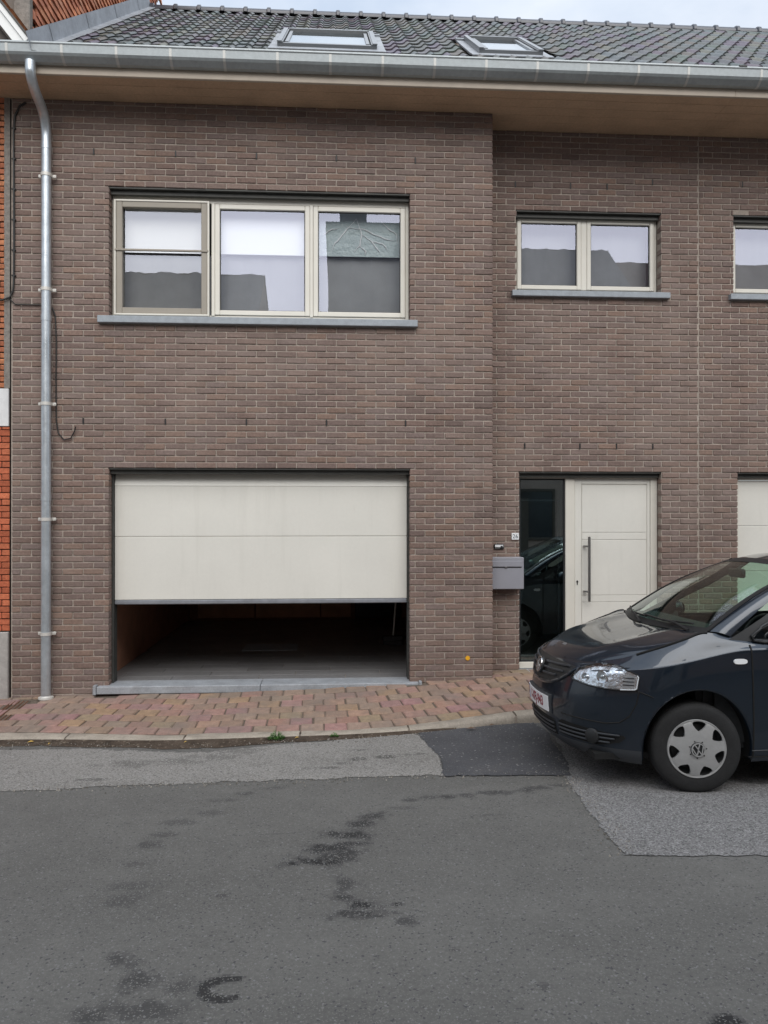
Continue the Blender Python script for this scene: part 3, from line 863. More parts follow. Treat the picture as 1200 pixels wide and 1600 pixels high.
# rooms behind the glass
def room(q, y0, depth, zb, zt, parent):
    m_ = MB(); x0, x1 = q[0] - .3, q[1] + .3
    y1 = y0 + depth
    m_.mi = 0
    m_.add([(x0, y0, zb), (x1, y0, zb), (x1, y1, zb), (x0, y1, zb), (x0, y0, zt), (x1, y0, zt), (x1, y1, zt), (x0, y1, zt)],
           [(0, 1, 2, 3), (2, 3, 7, 6), (0, 3, 7, 4), (1, 2, 6, 5)])
    m_.mi = 1
    m_.add([(x0, y0, zt), (x1, y0, zt), (x1, y1, zt), (x0, y1, zt)], [(0, 1, 2, 3)])
    m_.build('room', [M['roomwall'], M['ceiling']], parent)
room(W1, .302, 3.4, 2.75, 5.25, house)
room(W2, R_ + .302, 3.0, 2.75, 5.25, house)
room(W3, R_ + .302, 3.0, 2.75, 5.25, house2)

# garage: threshold, floor, walls, the half raised sectional door
m_ = MB()
m_.cbox(-.10, 1.497, -.065, .22, -.075, .0, .006); m_.cbox(1.501, 3.085, -.065, .22, -.075, .0, .006)
m_.cbox(-.135, -.103, -.072, -.004, -.08, .012, .004); m_.cbox(3.088, 3.118, -.07, -.004, -.08, .012, .004)
m_.build('garage_threshold', M['threshold'], house, label='worn blue stone threshold under the garage door')
m_ = MB(); m_.box(-.119, 3.419, .222, 4.8, -.2, -.009)
gf = m_.build('garage_floor', M['mortar'], house)
tl, tw = .90, .198
tmesh = []
for k in range(10):
    q = MB(); c = RND.uniform(.86, 1.1); q.tint = (c, c, c); q.cbox(-tl / 2 + .0025, tl / 2 - .0025, -tw / 2 + .002, tw / 2 - .002, -.02, 0, .002)
    tmesh.append(q.mesh('floor_tile', M['floorgarage']))
for j in range(22):
    off = (.37 * j) % tl
    for i in range(-1, 5):
        x = i * tl + off + .1; y = .224 + (j + .5) * tw
        xa_, xb_ = max(-.118, x - tl / 2), min(3.418, x + tl / 2)
        if xb_ - xa_ > tl - .002: place(RND.choice(tmesh), 'floor_tile', gf, (x, y, -.002 + RND.uniform(-.0006, .0006)), (0, 0, 0))
        elif xb_ - xa_ > .03:
            q = MB(); q.cbox(xa_ + .0025, xb_ - .0025, y - tw / 2 + .002, y + tw / 2 - .002, -.022, -.002, .002); q.build('floor_tile', M['floorgarage'], gf)
m_ = MB(); m_.box(-.22, -.12, .302, 4.9, -.3, 2.6); m_.box(3.42, 3.52, .302, 4.9, -.3, 2.6); m_.box(-.12, 3.42, 4.8, 4.9, -.3, 2.6)
gw = m_.build('garage_wall', M['garagewall'], house)
m_ = MB(); m_.box(-.22, 3.52, .302, 4.9, 2.602, 2.68); m_.build('garage_ceiling', M['garagewall'], house)
for (a, b) in ((.02, .92), (.95, 1.98), (2.0, 2.48)):
    m_ = MB(); m_.cbox(a, b, 4.75, 4.79, .02, 2.3, .004); m_.build('back_panel', M['garagepanel'], gw)
m_ = MB(); m_.cbox(2.55, 3.3, 4.73, 4.79, 0, 2.1, .01); m_.build('back_door', M['black'], gw)
m_ = MB(); m_.cbox(1.08, 1.76, 1.85, 2.32, -.001, .005, .003); m_.build('floor_hatch', M['sill'], gf)
m_ = MB(); m_.cbox(-.003, .018, .11, .235, 0, 2.15, .003); m_.cbox(2.985, 3.004, .11, .235, 0, 2.15, .003); m_.cbox(.018, 2.985, .25, .30, 2.05, 2.15, .003)
m_.build('door_frame', M['lintel'], house)
m_ = MB(); m_.cbox(.021, 2.982, .135, .185, .832, 1.472, .004)
gd = m_.build('garage_door', M['doorcream'], house, label='cream sectional garage door raised to knee height above the threshold')
m_ = MB(); m_.cbox(.021, 2.982, .135, .185, 1.475, 1.985, .004); m_.build('door_panel', M['doorcream'], gd)
m_ = MB()
m_.add([(.021, .135, 1.988), (2.982, .135, 1.988), (2.982, .185, 2.135), (.021, .185, 2.135), (.021, .19, 1.988), (2.982, .19, 1.988), (2.982, .24, 2.135), (.021, .24, 2.135)],
       [(0, 1, 2, 3), (4, 5, 6, 7), (0, 1, 5, 4), (2, 3, 7, 6), (0, 3, 7, 4), (1, 2, 6, 5)])
m_.build('door_panel', M['doorcream'], gd, label='top panel tilting back into the garage')
m_ = MB(); m_.cbox(.020, 2.983, .128, .190, .785, .829, .008); m_.build('bottom_seal', M['rubber'], gd)
lintel(G1, 0, house)
t = thing('broom', 'thin pale broom pole leaning inside the dark garage at its right wall', 'broom', (2.97, 2.2, 0))
m_ = MB(); m_.tube([(.02, .0, .12), (.12, .12, 1.35)], .011, 8); m_.build('pole', M['bracket'], t)
m_ = MB(); m_.cbox(-.12, .14, -.05, .05, .05, .12, .01); m_.cbox(-.11, .13, -.04, .04, 0, .05, .005); m_.build('head', M['black'], t)

# front door with its dark side light
y0 = R_ + .10
m_ = MB(); q = D1
m_.cbox(q[0], q[0] + .022, y0, y0 + .07, .065, q[3] - .012, .003); m_.cbox(q[1] - .075, q[1], y0, y0 + .07, .065, q[3] - .012, .004)
m_.cbox(q[0] + .022, q[1] - .075, y0, y0 + .07, q[3] - .062, q[3] - .012, .004)
m_.cbox(4.738, 4.842, y0 - .004, y0 + .07, .065, q[3] - .062, .005); m_.cbox(q[0] + .022, 4.738, y0, y0 + .07, .03, .098, .004)
m_.cbox(4.738, q[1], y0 + .01, y0 + .09, .02, .064, .003)
fd = m_.build('front_door', M['cream'], house, label='cream front door with a long steel bar handle and a dark glass side light')
m_ = MB()
x0, x1, zb, zt = 4.845, 5.683, .066, q[3] - .064
m_.cbox(x0, x1, y0 + .02, y0 + .07, zb, zt, .003)
xi, xj = 4.925, 5.645
ys_ = y0 + .012
zs = [.14, .74, .815, 1.42, 1.50, zt - .065]
for (a, b) in ((zs[4], zs[5]), (zs[3] + .001, zs[4] - .001), (zs[2], zs[3]), (zs[1] + .001, zs[2] - .001), (zs[0], zs[1])):
    m_.cbox(xi, xj, ys_ - .002, ys_ + .02, a + .001, b - .001, .003)
m_.cbox(x0, xi - .005, ys_ - .003, ys_ + .02, zb, zt, .004); m_.cbox(xj + .005, x1, ys_ - .003, ys_ + .02, zb, zt, .004)
m_.cbox(xi - .005, xj + .005, ys_ - .003, ys_ + .02, zt - .06, zt, .004); m_.cbox(xi - .005, xj + .005, ys_ - .003, ys_ + .02, zb, .135, .004)
leaf = m_.build('door_leaf', M['doorcream'], fd)
m_ = MB(); m_.tube([(4.985, y0 - .055, .755), (4.985, y0 - .055, 1.455)], .015, 14)
for z in (.86, 1.35): m_.tube([(4.985, y0 - .05, z), (4.945, y0 - .02, z), (4.945, y0 + .012, z)], .011, 10)
m_.build('handle', M['steel'], fd, smooth=40)
m_ = MB(); m_.prism([(4.872 + .010 * math.cos(a), .965 + .014 * math.sin(a)) for a in np.linspace(0, 2 * math.pi, 13)[:-1]], 'y', ys_ - .008, ys_)
m_.prism([(4.867, .93), (4.877, .93), (4.876, .96), (4.868, .96)], 'y', ys_ - .008, ys_); m_.build('keyhole', M['black'], fd)
m_ = MB(); frame_ring(m_, 4.231, 4.737, .099, q[3] - .063, .018, y0 + .01, y0 + .05, .002); m_.build('gasket', M['black'], fd)
pane(4.249, 4.719, .117, q[3] - .081, y0 + .022, fd, M['panedoor'], name='side_light')
m_ = MB(); frame_ring(m_, 4.262, 4.706, .14, 1.86, .02, y0 + .1, y0 + .12, .002); m_.build('inner_frame', M['black'], fd)
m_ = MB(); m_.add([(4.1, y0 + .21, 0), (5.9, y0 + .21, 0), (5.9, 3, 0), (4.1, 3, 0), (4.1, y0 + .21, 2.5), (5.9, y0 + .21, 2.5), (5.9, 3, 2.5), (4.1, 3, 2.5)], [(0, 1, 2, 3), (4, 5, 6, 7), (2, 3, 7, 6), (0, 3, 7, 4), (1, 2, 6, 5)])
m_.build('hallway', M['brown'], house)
m_ = MB(); m_.cbox(4.13, 5.80, R_ - .06, R_ + .13, -.06, .026, .006); m_.build('door_threshold', M['threshold'], house, label='pale stone step under the front door')
lintel(D1, R_, house)
# cream door of the next house
q = D2
m_ = MB(); frame_ring(m_, q[0], q[1], .03, q[3] - .014, .06, y0, y0 + .07, .004)
d2 = m_.build('garage_door', M['cream'], house2)
for (a, b) in ((.095, .56), (.563, 1.07), (1.073, 1.57), (1.573, 2.07)):
    m_ = MB(); m_.cbox(q[0] + .062, q[1] - .062, y0 + .012, y0 + .06, a, b, .004); m_.build('door_panel', M['doorcream'], d2)
lintel(D2, R_, house2)

# eaves: soffit boards, fascia, gutter, downpipe
def eave(xa, xb, parent, ya_list):
    m_ = MB(); m_.box(xa, xb, -.40, 1.0, ZT + .062, ZT + .075)
    s = m_.build('soffit', M['brown'], parent)
    w = .152; y = -.44
    while y < .62:
        q = MB(); q.cbox(xa, xb, y + .003, y + w - .003, ZT + .003, ZT + .022, .003); q.build('soffit_board', M['soffit'], s); y += w
    q = MB(); q.cbox(xa, xb, -.475, -.443, ZT - .012, ZT + .16, .004); q.build('fascia', M['fascia'], parent)
    # gutter: box section with a rolled lip
    prof = [(-.475, ZT + .155), (-.475, ZT + .075), (-.495, ZT + .058), (-.535, ZT + .062), (-.585, ZT + .098), (-.600, ZT + .118), (-.607, ZT + .185), (-.615, ZT + .195), (-.612, ZT + .21), (-.597, ZT + .21), (-.594, ZT + .19), (-.590, ZT + .122), (-.575, ZT + .108), (-.535, ZT + .075), (-.50, ZT + .070), (-.482, ZT + .085), (-.482, ZT + .155)]
    q = MB(); q.prism(prof, 'x', xa, xb)
    return q.build('gutter', M['zinc'], parent)
XG = -3.2
gut = eave(XG, XJ - .02, house, None)
gut2 = eave(XJ - .02, XR, house2, None)
def gjoint(x, parent, w=.012):
    q = MB()
    q.prism([(-.477, ZT + .073), (-.495, ZT + .055), (-.536, ZT + .058), (-.588, ZT + .095), (-.603, ZT + .117), (-.610, ZT + .186), (-.600, ZT + .186), (-.59, ZT + .122), (-.535, ZT + .07), (-.50, ZT + .065)], 'x', x - w, x + w)
    q.build('gutter_strap', M['strap'], parent)
for k in range(16): gjoint(-1.72 + .49 * k, gut if -1.72 + .49 * k < XJ - .03 else gut2)
for k in range(4): gjoint(6.35 + .49 * k, gut2)
q = MB(); q.cbox(XJ - .06, XJ + .02, -.618, -.588, ZT + .20, ZT + .222, .004); q.build('gutter_clip', M['black'], gut2)
DX = -.58
pts = [(-.55, -.545, ZT + .06), (-.55, -.545, ZT - .03)]
for t in np.linspace(0, 1, 8): 
    a = Vector((-.55, -.545, ZT - .03)); b = Vector((-.552, -.50, ZT - .13)); c = Vector((-.565, -.30, ZT - .17)); 
    pts.append(tuple(a * (1 - t)**2 + b * 2 * t * (1 - t) + c * t * t))
for t in np.linspace(0.1, 1, 8):
    a = Vector((-.565, -.30, ZT - .17)); b = Vector((-.58, -.075, ZT - .21)); c = Vector((-.58, -.075, ZT - .42))
    pts.append(tuple(a * (1 - t)**2 + b * 2 * t * (1 - t) + c * t * t))
zb = zpave(DX, -.07)
pts += [(DX, -.075, 4.2), (DX, -.075, 2.0), (DX, -.075, zb)]
q = MB(); q.tube(pts, .046, 20)
pipe = q.build('downpipe', M['galv'], house, smooth=50, label='galvanised downpipe that bends out to the gutter')
for z in (5.02, 3.90, 2.78, 1.65, .53):
    q = MB(); q.lathe([(.047, -.016), (.052, -.016), (.052, .016), (.047, .016)], 20, lambda a, b, h: (DX + a, -.075 + b, z + h))
    for sx in (-1, 1):
        q.cbox(DX + sx * .048, DX + sx * .086, -.052, -.040, z - .016, z + .016, .004)
        q.tube([(DX + sx * .072, -.055, z), (DX + sx * .072, .0, z)], .005, 8)
    q.build('bracket', M['bracket'], pipe, smooth=40)
for z in (3.62, 1.86, ZT - .50):
    q = MB(); q.lathe([(.0465, -.03), (.049, -.03), (.049, .03), (.0465, .03)], 20, lambda a, b, h: (DX + a, -.075 + b, z + h)); q.build('pipe_collar', M['galv'], pipe, smooth=40)
q = MB(); q.lathe([(.0, .0), (.072, .0), (.07, .018), (.05, .024), (0.047, .03)], 20, lambda a, b, h: (DX + a, -.075 + b, zb + h)); q.build('foot_collar', M['bracket'], pipe, smooth=40)

# roof: underlay, clay tiles laid one by one, ridge tiles, lead flashing, roof windows
TAN = .748; SL = math.atan(TAN); CS, SN = math.cos(SL), math.sin(SL)
YE, ZE = -.50, ZT + .155; YRG = 3.87
LR = (YRG - YE) / CS
def rp(x, s, h=0):           # point on the roof: s metres up the slope, h above it
    return Vector((x, YE + s * CS - h * SN, ZE + s * SN + h * CS))
XRL = -.52
def underlay(xa, xb, parent):
    q = MB(); q.add([rp(xa, -.02, -.03), rp(xb, -.02, -.03), rp(xb, LR, -.03), rp(xa, LR, -.03), rp(xa, -.02, -.06), rp(xb, -.02, -.06), rp(xb, LR, -.06), rp(xa, LR, -.06)],
                    [(0, 1, 2, 3), (4, 5, 6, 7), (0, 1, 5, 4), (2, 3, 7, 6), (0, 3, 7, 4), (1, 2, 6, 5)])
    e = rp(0, LR, -.03)
    q.add([(xa, e.y, e.z), (xb, e.y, e.z), (xb, e.y + 4.3, e.z - 3.2), (xa, e.y + 4.3, e.z - 3.2)], [(0, 1, 2, 3)])
    return q.build('roof', M['brown'], parent)
roof = underlay(XRL, XJ, house); roof2 = underlay(XJ, XR, house2)
TWD, GA = .172, .325
TT = [(.102, .103, .110), (.112, .112, .117), (.094, .096, .102), (.118, .117, .120), (.108, .109, .115), (.100, .099, .103)]
def tile_src(t):
    q = MB(); q.tint = t; n = 11; Lt = GA + .06
    pr = []
    for k in range(n):
        u = k / (n - 1)
        z = -.006 * math.sin(math.pi * min(1, u / .58)) if u < .58 else .030 * math.sin(math.pi * (u - .58) / .46) ** .8
        pr.append((u * (TWD + .006) - .003, z))
    jb = RND.uniform(-.002, .002)
    top = [(x, 0, .022 + z + jb) for x, z in pr]; back = [(x, Lt, .002 + z) for x, z in pr]; low = [(x, 0, .008 + z * .9 + jb) for x, z in pr]
    mid = [(x, Lt * .5, .012 + z) for x, z in pr]
    vs = top + mid + back + low
    fs = []
    for k in range(n - 1):
        fs += [(k, k + 1, n + k + 1, n + k), (n + k, n + k + 1, 2 * n + k + 1, 2 * n + k), (3 * n + k, 3 * n + k + 1, k + 1, k)]
    q.add(vs, fs); return q
tsrc = [tile_src(tuple(c * RND.uniform(.85, 1.12) for c in TT[k % 6])) for k in range(18)]
tmeshes = [s.mesh('roof_tile', M['tile'], 50, fix=False) for s in tsrc]
SKY1 = (1.64, 2.68, 1.0, 2.38)      # x0, x1, slope from, slope to
SKY2 = (3.77, 4.46, 1.05, 2.3)
nrow = int(LR / GA)
tl_recs = []
for r in range(nrow + 1):
    s = r * GA + .0
    for k in range(0, 64):
        x = XRL + .01 + k * TWD
        if x + TWD > XR: continue
        if s + GA > LR - .02: continue
        skip = False
        for (a, b, s0, s1) in (SKY1, SKY2):
            if x + TWD > a - .02 and x < b + .02 and s + GA > s0 - .05 and s < s1 + .05: skip = True
        if skip: continue
        tl_recs.append((x, s))
RX = Matrix.Rotation(SL, 3, 'X')
def tiles(recs, parent):
    def sc(r):
        p = rp(r[0] + TWD / 2, r[1] + GA / 2); d = p - CAM
        fw = d.x * math.sin(.06) + d.y * math.cos(.06)
        px = 600 + 1201 * (d.x * math.cos(.06) - d.y * math.sin(.06)) / fw
        nrm = Vector((0, -SN, CS))
        return abs(d.normalized().dot(nrm)) / d.length ** 2 if 0 < px < 1200 else 0
    ch = set(sorted(range(len(recs)), key=lambda i: -sc(recs[i]))[:300])
    rest = MB()
    for i, (x, s) in enumerate(recs):
        p = rp(x, s) ; k = RND.randrange(len(tsrc)); p.x += RND.uniform(-.002, .002)
        if i in ch: place(tmeshes[k], 'roof_tile', parent, p, (SL + RND.uniform(-.006, .006), 0, RND.uniform(-.006, .006)))
        else:
            rest.tint = tsrc[k].tint
            rest.add([p + RX @ Vector(v) for v in tsrc[k].v], tsrc[k].f)
    o = rest.build('roof_tile', M['tile'], parent, smooth=50, kind='stuff', fix=False)
tiles([r for r in tl_recs if r[0] < XJ], roof); tiles([r for r in tl_recs if r[0] >= XJ], roof2)
q = MB(); Lr = .345
def ridge_piece():
    q = MB(); n = 10
    def pt(i, j):
        a = math.pi * i / (n - 1) * 1.16 - .25
        rr = (.088, .100, .112, .112, .088, .088)[j]; xx = (0, 0, .012, .055, .065, Lr + .01)[j]
        return (xx, -rr * math.cos(a), rr * .85 * math.sin(a))
    q.grid(pt, n, 6); return q.mesh('ridge_tile', M['ridge'], 40)
rme = ridge_piece(); pk = rp(0, LR, 0)
k = 0; x = XRL
while x < XR - .3:
    place(rme, 'ridge_tile', roof if x < XJ else roof2, (x, pk.y + .02, pk.z + .0), (0, 0, 0)); x += Lr
# stepped lead flashing against the neighbour
q = MB()
n = 8
for k in range(n):
    s0, s1 = k * LR / n - .1, (k + 1) * LR / n + .012
    h = .004 * (k % 2)
    vs = [rp(XRL - .012 + h, s0, -.02), rp(XRL - .012 + h, s1, -.02), rp(XRL - .012 + h, s1, .19), rp(XRL - .012 + h, s0, .19), rp(XRL + .09, s0, .03 + h), rp(XRL + .09, s1, .03 + h), rp(XRL + .0 + h, s0, .045), rp(XRL + .0 + h, s1, .045)]
    q.add(vs, [(6, 7, 2, 3), (4, 5, 7, 6)])
fl = q.build('lead_flashing', M['zincdark'], roof)
def roof_window(S4, parent, label):
    x0, x1, s0, s1 = S4
    def bx(q, xa, xb, sa, sb, ha, hb):
        vs = [rp(x, s, h) for h in (ha, hb) for s in (sa, sb) for x in (xa, xb)]
        q.add(vs, [(0, 2, 3, 1), (4, 5, 7, 6), (0, 1, 5, 4), (2, 6, 7, 3), (0, 4, 6, 2), (1, 3, 7, 5)])
    q = MB(); bx(q, x0, x0 + .06, s0, s1, -.02, .078); bx(q, x1 - .06, x1, s0, s1, -.02, .078); bx(q, x0 + .06, x1 - .06, s0, s0 + .06, -.02, .066); bx(q, x0 + .06, x1 - .06, s1 - .09, s1, -.02, .09)
    w = q.build('roof_window', M['alu'], parent, label=label)
    q = MB(); bx(q, x0 - .004, x0 + .045, s0 - .01, s1, .0785, .088); bx(q, x1 - .045, x1 + .004, s0 - .01, s1, .0785, .088); q.build('cover_strip', M['alulight'], w, kind='stuff')
    q = MB(); bx(q, x0 + .075, x1 - .075, s0 + .075, s0 + .105, .04, .064); bx(q, x0 + .075, x0 + .11, s0 + .115, s1 - .095, .04, .07); bx(q, x1 - .11, x1 - .075, s0 + .115, s1 - .095, .04, .07); q.build('sash', M['alulight'], w)
    q = MB(); q.add([rp(x0 + .07, s0 + .06, .056), rp(x1 - .07, s0 + .06, .056), rp(x1 - .07, s1 - .09, .056), rp(x0 + .07, s1 - .09, .056)], [(0, 1, 2, 3)]); q.build('pane', M['skylight'], w, fix=False)
    q = MB(); q.add([rp(x0 + .07, s0 + .07, .01), rp(x1 - .07, s0 + .07, .01), rp(x1 - .07, s1 - .09, .01), rp(x0 + .07, s1 - .09, .01)], [(0, 1, 2, 3)]); q.build('shade', M['roomwall'], w, fix=False)
    q = MB(); bx(q, x0 - .09, x1 + .09, s0 - .16, s0 + .0, .022, .034); bx(q, x0 - .09, x0, s0, s1 + .06, .012, .03); bx(q, x1, x1 + .09, s0, s1 + .06, .012, .03); bx(q, x0 - .09, x1 + .09, s1, s1 + .1, .012, .05); q.build('flashing_apron', M['zincdark'], w)
roof_window(SKY1, roof, 'wide grey roof window near the middle of the roof')
roof_window(SKY2, roof, 'narrow grey roof window to the right of the wide one')
# ------------------------------------------------------------------ orange brick neighbour on the left
nb = thing('brick_house', 'orange brick neighbour house at the far left with a white barge board', 'house', (0, 0, 0))
q = MB()
XN = XL - .012
q.box(-5, XN, .012, .5, -.5, 6.6)
nwall = q.build('front_wall', M['darkgap'], nb)
q = MB(); q.box(XN - .055, XN, -.002, .011, 2.94, 5.85); q.build('mortar_strip', M['greymortar'], nb)
def nscore(r):
    return 1.0 if r[0].x > -1.6 else 0
recs = bricks(-3.2, XN - .052, 2.94, 6.5, [], .0585, .20, .004, (0, 0, 0), (1, 0, 0), .07, zbase=2.94)
tl2 = []
for c, l, h in recs: tl2.append((c, l, h * .84))
def tilt_lay(recs):
    ch = set(sorted(range(len(recs)), key=lambda i: -recs[i][0].x)[:150]); rest = MB()
    for i, (c, l, h) in enumerate(recs):
        me, src = brick_mesh(l, h, .09, RT, M['redbrick'])
        p = c + Vector((0, -.004 + RND.uniform(-.006, .006), 0)); rot = (RND.uniform(.10, .22), 0, RND.uniform(-.01, .01))
        if i in ch: place(me, 'brick', nwall, p, rot)
        else:
            R3 = Matrix.Rotation(rot[0], 3, 'X'); rest.tint = src.tint
            rest.add([p + R3 @ Vector(v) for v in src.v], src.f)
    rest.build('brick', M['redbrick'], nwall, kind='stuff')
tilt_lay(tl2)
recs = bricks(-3.2, XN - .004, .545, 2.56, [], .062, .21, .007, (0, 0, 0), (1, 0, 0), .05, zbase=.545)
lay(nwall, nwall, recs, 0, .09, [(.46, .13, .065), (.42, .12, .06), (.50, .15, .075), (.40, .11, .055)], M['redbrick'], 140, nscore)
q = MB(); q.cbox(-3.2, XN - .008, -.012, .011, 2.565, 2.936, .004); q.build('render_band', M['render'], nb, label='white rendered band between the two kinds of orange brick')
q = MB(); q.cbox(-3.2, XN - .006, -.03, .011, -.4, .54, .006); q.build('plinth', M['plinth'], nb)
# gable wall above our roof, hung with clay tiles
q = MB(); q.box(-5, XRL - .02, -.5, 4.6, 6.0, 6.03); q.box(-5, -.60, -.42, 4.6, 6.03, 12.2)
gwall = q.build('gable_wall', M['darkgap'], nb)
gt = []
def gtile(k):
    q = MB(); t = RT[k % 5]; f = RND.uniform(1.05, 1.45); q.tint = tuple(c * f for c in t)
    vs = [(0, 0, 0), (.03, 0, -.0), (.012, 0, .105), (0, 0, .105), (0, .17, 0), (.03, .17, 0), (.012, .17, .105), (0, .17, .105)]
    q.add(vs, [(0, 1, 2, 3), (4, 5, 6, 7), (0, 1, 5, 4), (1, 2, 6, 5), (2, 3, 7, 6)]); return q
gs = [gtile(k) for k in range(15)]; gm = [s.mesh('wall_tile', M['orangetile']) for s in gs]
cand = []
for r in range(70):
    z = 6.0 + r * .084
    for k in range(30):
        y = -.41 + k * .174 + (r % 2) * .087
        sroof = ZE + (y + .17 - YE) * TAN
        if z < sroof - .05 or z > 12.0: continue
        cand.append((y, z))
def gsc(yz):
    d = Vector((-.6, yz[0], yz[1])) - CAM; fw = d.x * math.sin(.06) + d.y * math.cos(.06)
    py = 800 - 1201 * d.z / fw
    return -d.length if py > -30 else -99
ch = set(sorted(range(len(cand)), key=lambda i: -gsc(cand[i]))[:280]); rest = MB()
for i, (y, z) in enumerate(cand):
    k = RND.randrange(15); p = Vector((-.598 + RND.uniform(-.004, .004), y, z))
    if i in ch: place(gm[k], 'wall_tile', gwall, p, (0, 0, RND.uniform(-.02, .02)))
    elif gsc((y, z)) > -50 or True:
        rest.tint = gs[k].tint; rest.add([p + Vector(v) for v in gs[k].v], gs[k].f)
rest.build('wall_tile', M['orangetile'], gwall, kind='stuff')
q = MB(); q.cbox(-.72, -.575, -.50, -.415, 6.02, 9.5, .01); q.build('mortar_edge', M['greymortar'], nb)
# white barge board with its dark underside
q = MB()
def barge(y0, y1, off0, off1):
    d = Vector((-.27, 0, .345)).normalized(); nrm = Vector((.345, 0, .27)).normalized()
    a = Vector((-.545, 0, 6.035)); Lb = 3.2
    vs = []
    for yy in (y0, y1):
        for t in (0, Lb):
            for o_ in (off0, off1):
                p = a + d * t + nrm * o_; vs.append((p.x, yy, p.z))
    q.add(vs, [(0, 1, 3, 2), (4, 5, 7, 6), (0, 1, 5, 4), (2, 3, 7, 6), (0, 2, 6, 4), (1, 3, 7, 5)])
barge(-.585, -.555, -.125, -.045); barge(-.60, -.555, -.043, .0)
q.build('barge_board', M['whitepaint'], nb)
q = MB(); barge(-.61, -.42, .003, .02); q.build('verge_strip', M['lintel'], nb)
q = MB(); barge(-.553, .1, -.14, -.11); q.box(-3.4, -.62, -.44, -.43, 6.03, 8.8); q.build('verge_soffit', M['brown'], nb)
for k in range(7):
    q = MB(); f = RND.uniform(.85, 1.15); q.tint = (.50 * f, .20 * f, .09 * f)
    b = Vector((-.66 - .17 * k, -.60, 6.19 + .217 * k))
    q.grid(lambda i, j: (b.x + .26 * (j / 3 - .5) * .62 + .05 * math.cos(i / 8 * math.pi * 2), b.y + .20 * i / 8, b.z - .26 * (j / 3 - .5) * .79 + .035 * math.sin(i / 8 * math.pi) + .012 * (3 - j) / 3), 9, 4)
    q.build('verge_tile', M['orangetile'], nb, smooth=60)

# cables on the wall
t = tag(MB().tube([(-.80, -.012, 5.76), (-.86, -.012, 5.72), (-.905, -.012, 5.62), (-.918, -.012, 5.45), (-.915, -.012, 5.0), (-.912, -.012, 4.4), (-.915, -.012, 4.0), (-.922, -.012, 3.90), (-.95, -.014, 3.835), (-1.02, -.03, 3.80), (-1.4, -.035, 3.79)], .010, 8).build('wall_cable', M['cable'], smooth=60),
        'black cable clipped down the joint between brown house and orange brick house', 'cable')
q = MB()
for z in (5.5, 5.2, 4.9, 4.6, 4.3, 4.05): q.cbox(-.935, -.895, -.018, -.0, z - .008, z + .008, .003)
q.build('cable_clip', M['cable'], t)
t = tag(MB().tube([(-.95, -.01, 3.815), (-.90, -.01, 3.765), (-.72, -.01, 3.765), (-.64, -.01, 3.765)], .006, 6).build('wall_cable', M['cable'], smooth=60),
        'short level black cable running to the downpipe halfway up the wall', 'cable')
t = tag(MB().tube([(-.545, -.01, 3.74), (-.515, -.012, 3.66), (-.505, -.012, 3.4), (-.508, -.012, 3.0), (-.505, -.012, 2.62), (-.485, -.012, 2.50), (-.43, -.012, 2.435), (-.365, -.014, 2.45), (-.325, -.02, 2.52), (-.312, -.03, 2.565)], .0065, 8).build('wall_cable', M['cable'], smooth=60),
        'black cable hanging beside the downpipe with a loose hooked end', 'cable')

# things fixed beside the front door
t = thing('mailbox', 'grey metal letter box on the brown wall left of the front door', 'mailbox', (4.045, R_, 0))
q = MB(); q.cbox(-.178, .175, -.155, -.002, .912, 1.245, .006); q.build('body', M['mailgrey'], t)
q = MB(); q.cbox(-.168, .150, -.162, -.155, 1.148, 1.208, .003); q.build('flap', M['mailgrey'], t)
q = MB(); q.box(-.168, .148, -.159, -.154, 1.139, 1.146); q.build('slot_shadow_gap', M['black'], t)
q = MB(); q.cbox(-.03, -.004, -.168, -.16, 1.138, 1.150, .002); q.build('flap_pull', M['steel'], t)
t = thing('house_number', 'small white house number plate left of the front door', 'number plate', (4.162, R_ - .006, 1.462))
q = MB(); q.cbox(-.039, .039, -.004, .004, -.036, .036, .002); q.build('plate', M['white'], t)
text_mesh('lettering', '26', .062, M['ink'], t, (0, -.0046, -.001), (math.pi / 2, 0, 0), .0004)
t = thing('doorbell', 'small black doorbell with a white name label above the letter box', 'doorbell', (3.985, R_ - .004, 1.352))
q = MB(); q.cbox(-.053, .053, -.014, .003, -.028, .028, .006); q.build('body', M['black'], t)
q = MB(); q.cbox(-.044, .044, -.0165, -.0138, -.004, .02, .002); q.build('name_label', M['white'], t)
q = MB(); q.cbox(.016, .04, -.0185, -.016, -.014, .010, .004); q.build('button', M['black'], t)
q = MB(); q.cbox(-.042, .010, -.0165, -.0138, -.02, -.008, .001); q.build('speaker_strip', M['steel'], t)
q = MB(); q.prism([(.023 * math.cos(a), .023 * math.sin(a)) for a in np.linspace(0, 2 * math.pi, 29)[:-1]], 'y', -.003, .002)
tag(q.build('sticker', M['yellow'], loc=(3.592, -.004, .232)), 'round yellow sticker low on the brick pier by the corner', 'sticker')

# drain channel beside the downpipe
t = thing('drain_channel', 'rusty iron drain channel crossing the pavement below the downpipe', 'drain', (0, 0, 0))
q = MB(); n = 20
ydr = [lerp(ykerb(-.86) + .02, -.10, k / (n - 1)) for k in range(n)]
q.grid(lambda i, j: (-.80 + (j - 3) * .03 , ydr[i], zpave(-.80, ydr[i]) - (.006, .03, .028, .03, .028, .03, .006)[j] + .003), n, 7)
q.build('channel', M['rust'], t, smooth=30)
for k in range(4):
    q = MB(); xx = -.86 + .04 * k
    q.tube([(xx, y, zpave(-.8, y) - .010 + .004 * (fbm(y * 9, k) - .5)) for y in ydr], .0085, 6); q.build('rib', M['rust'], t, smooth=60)

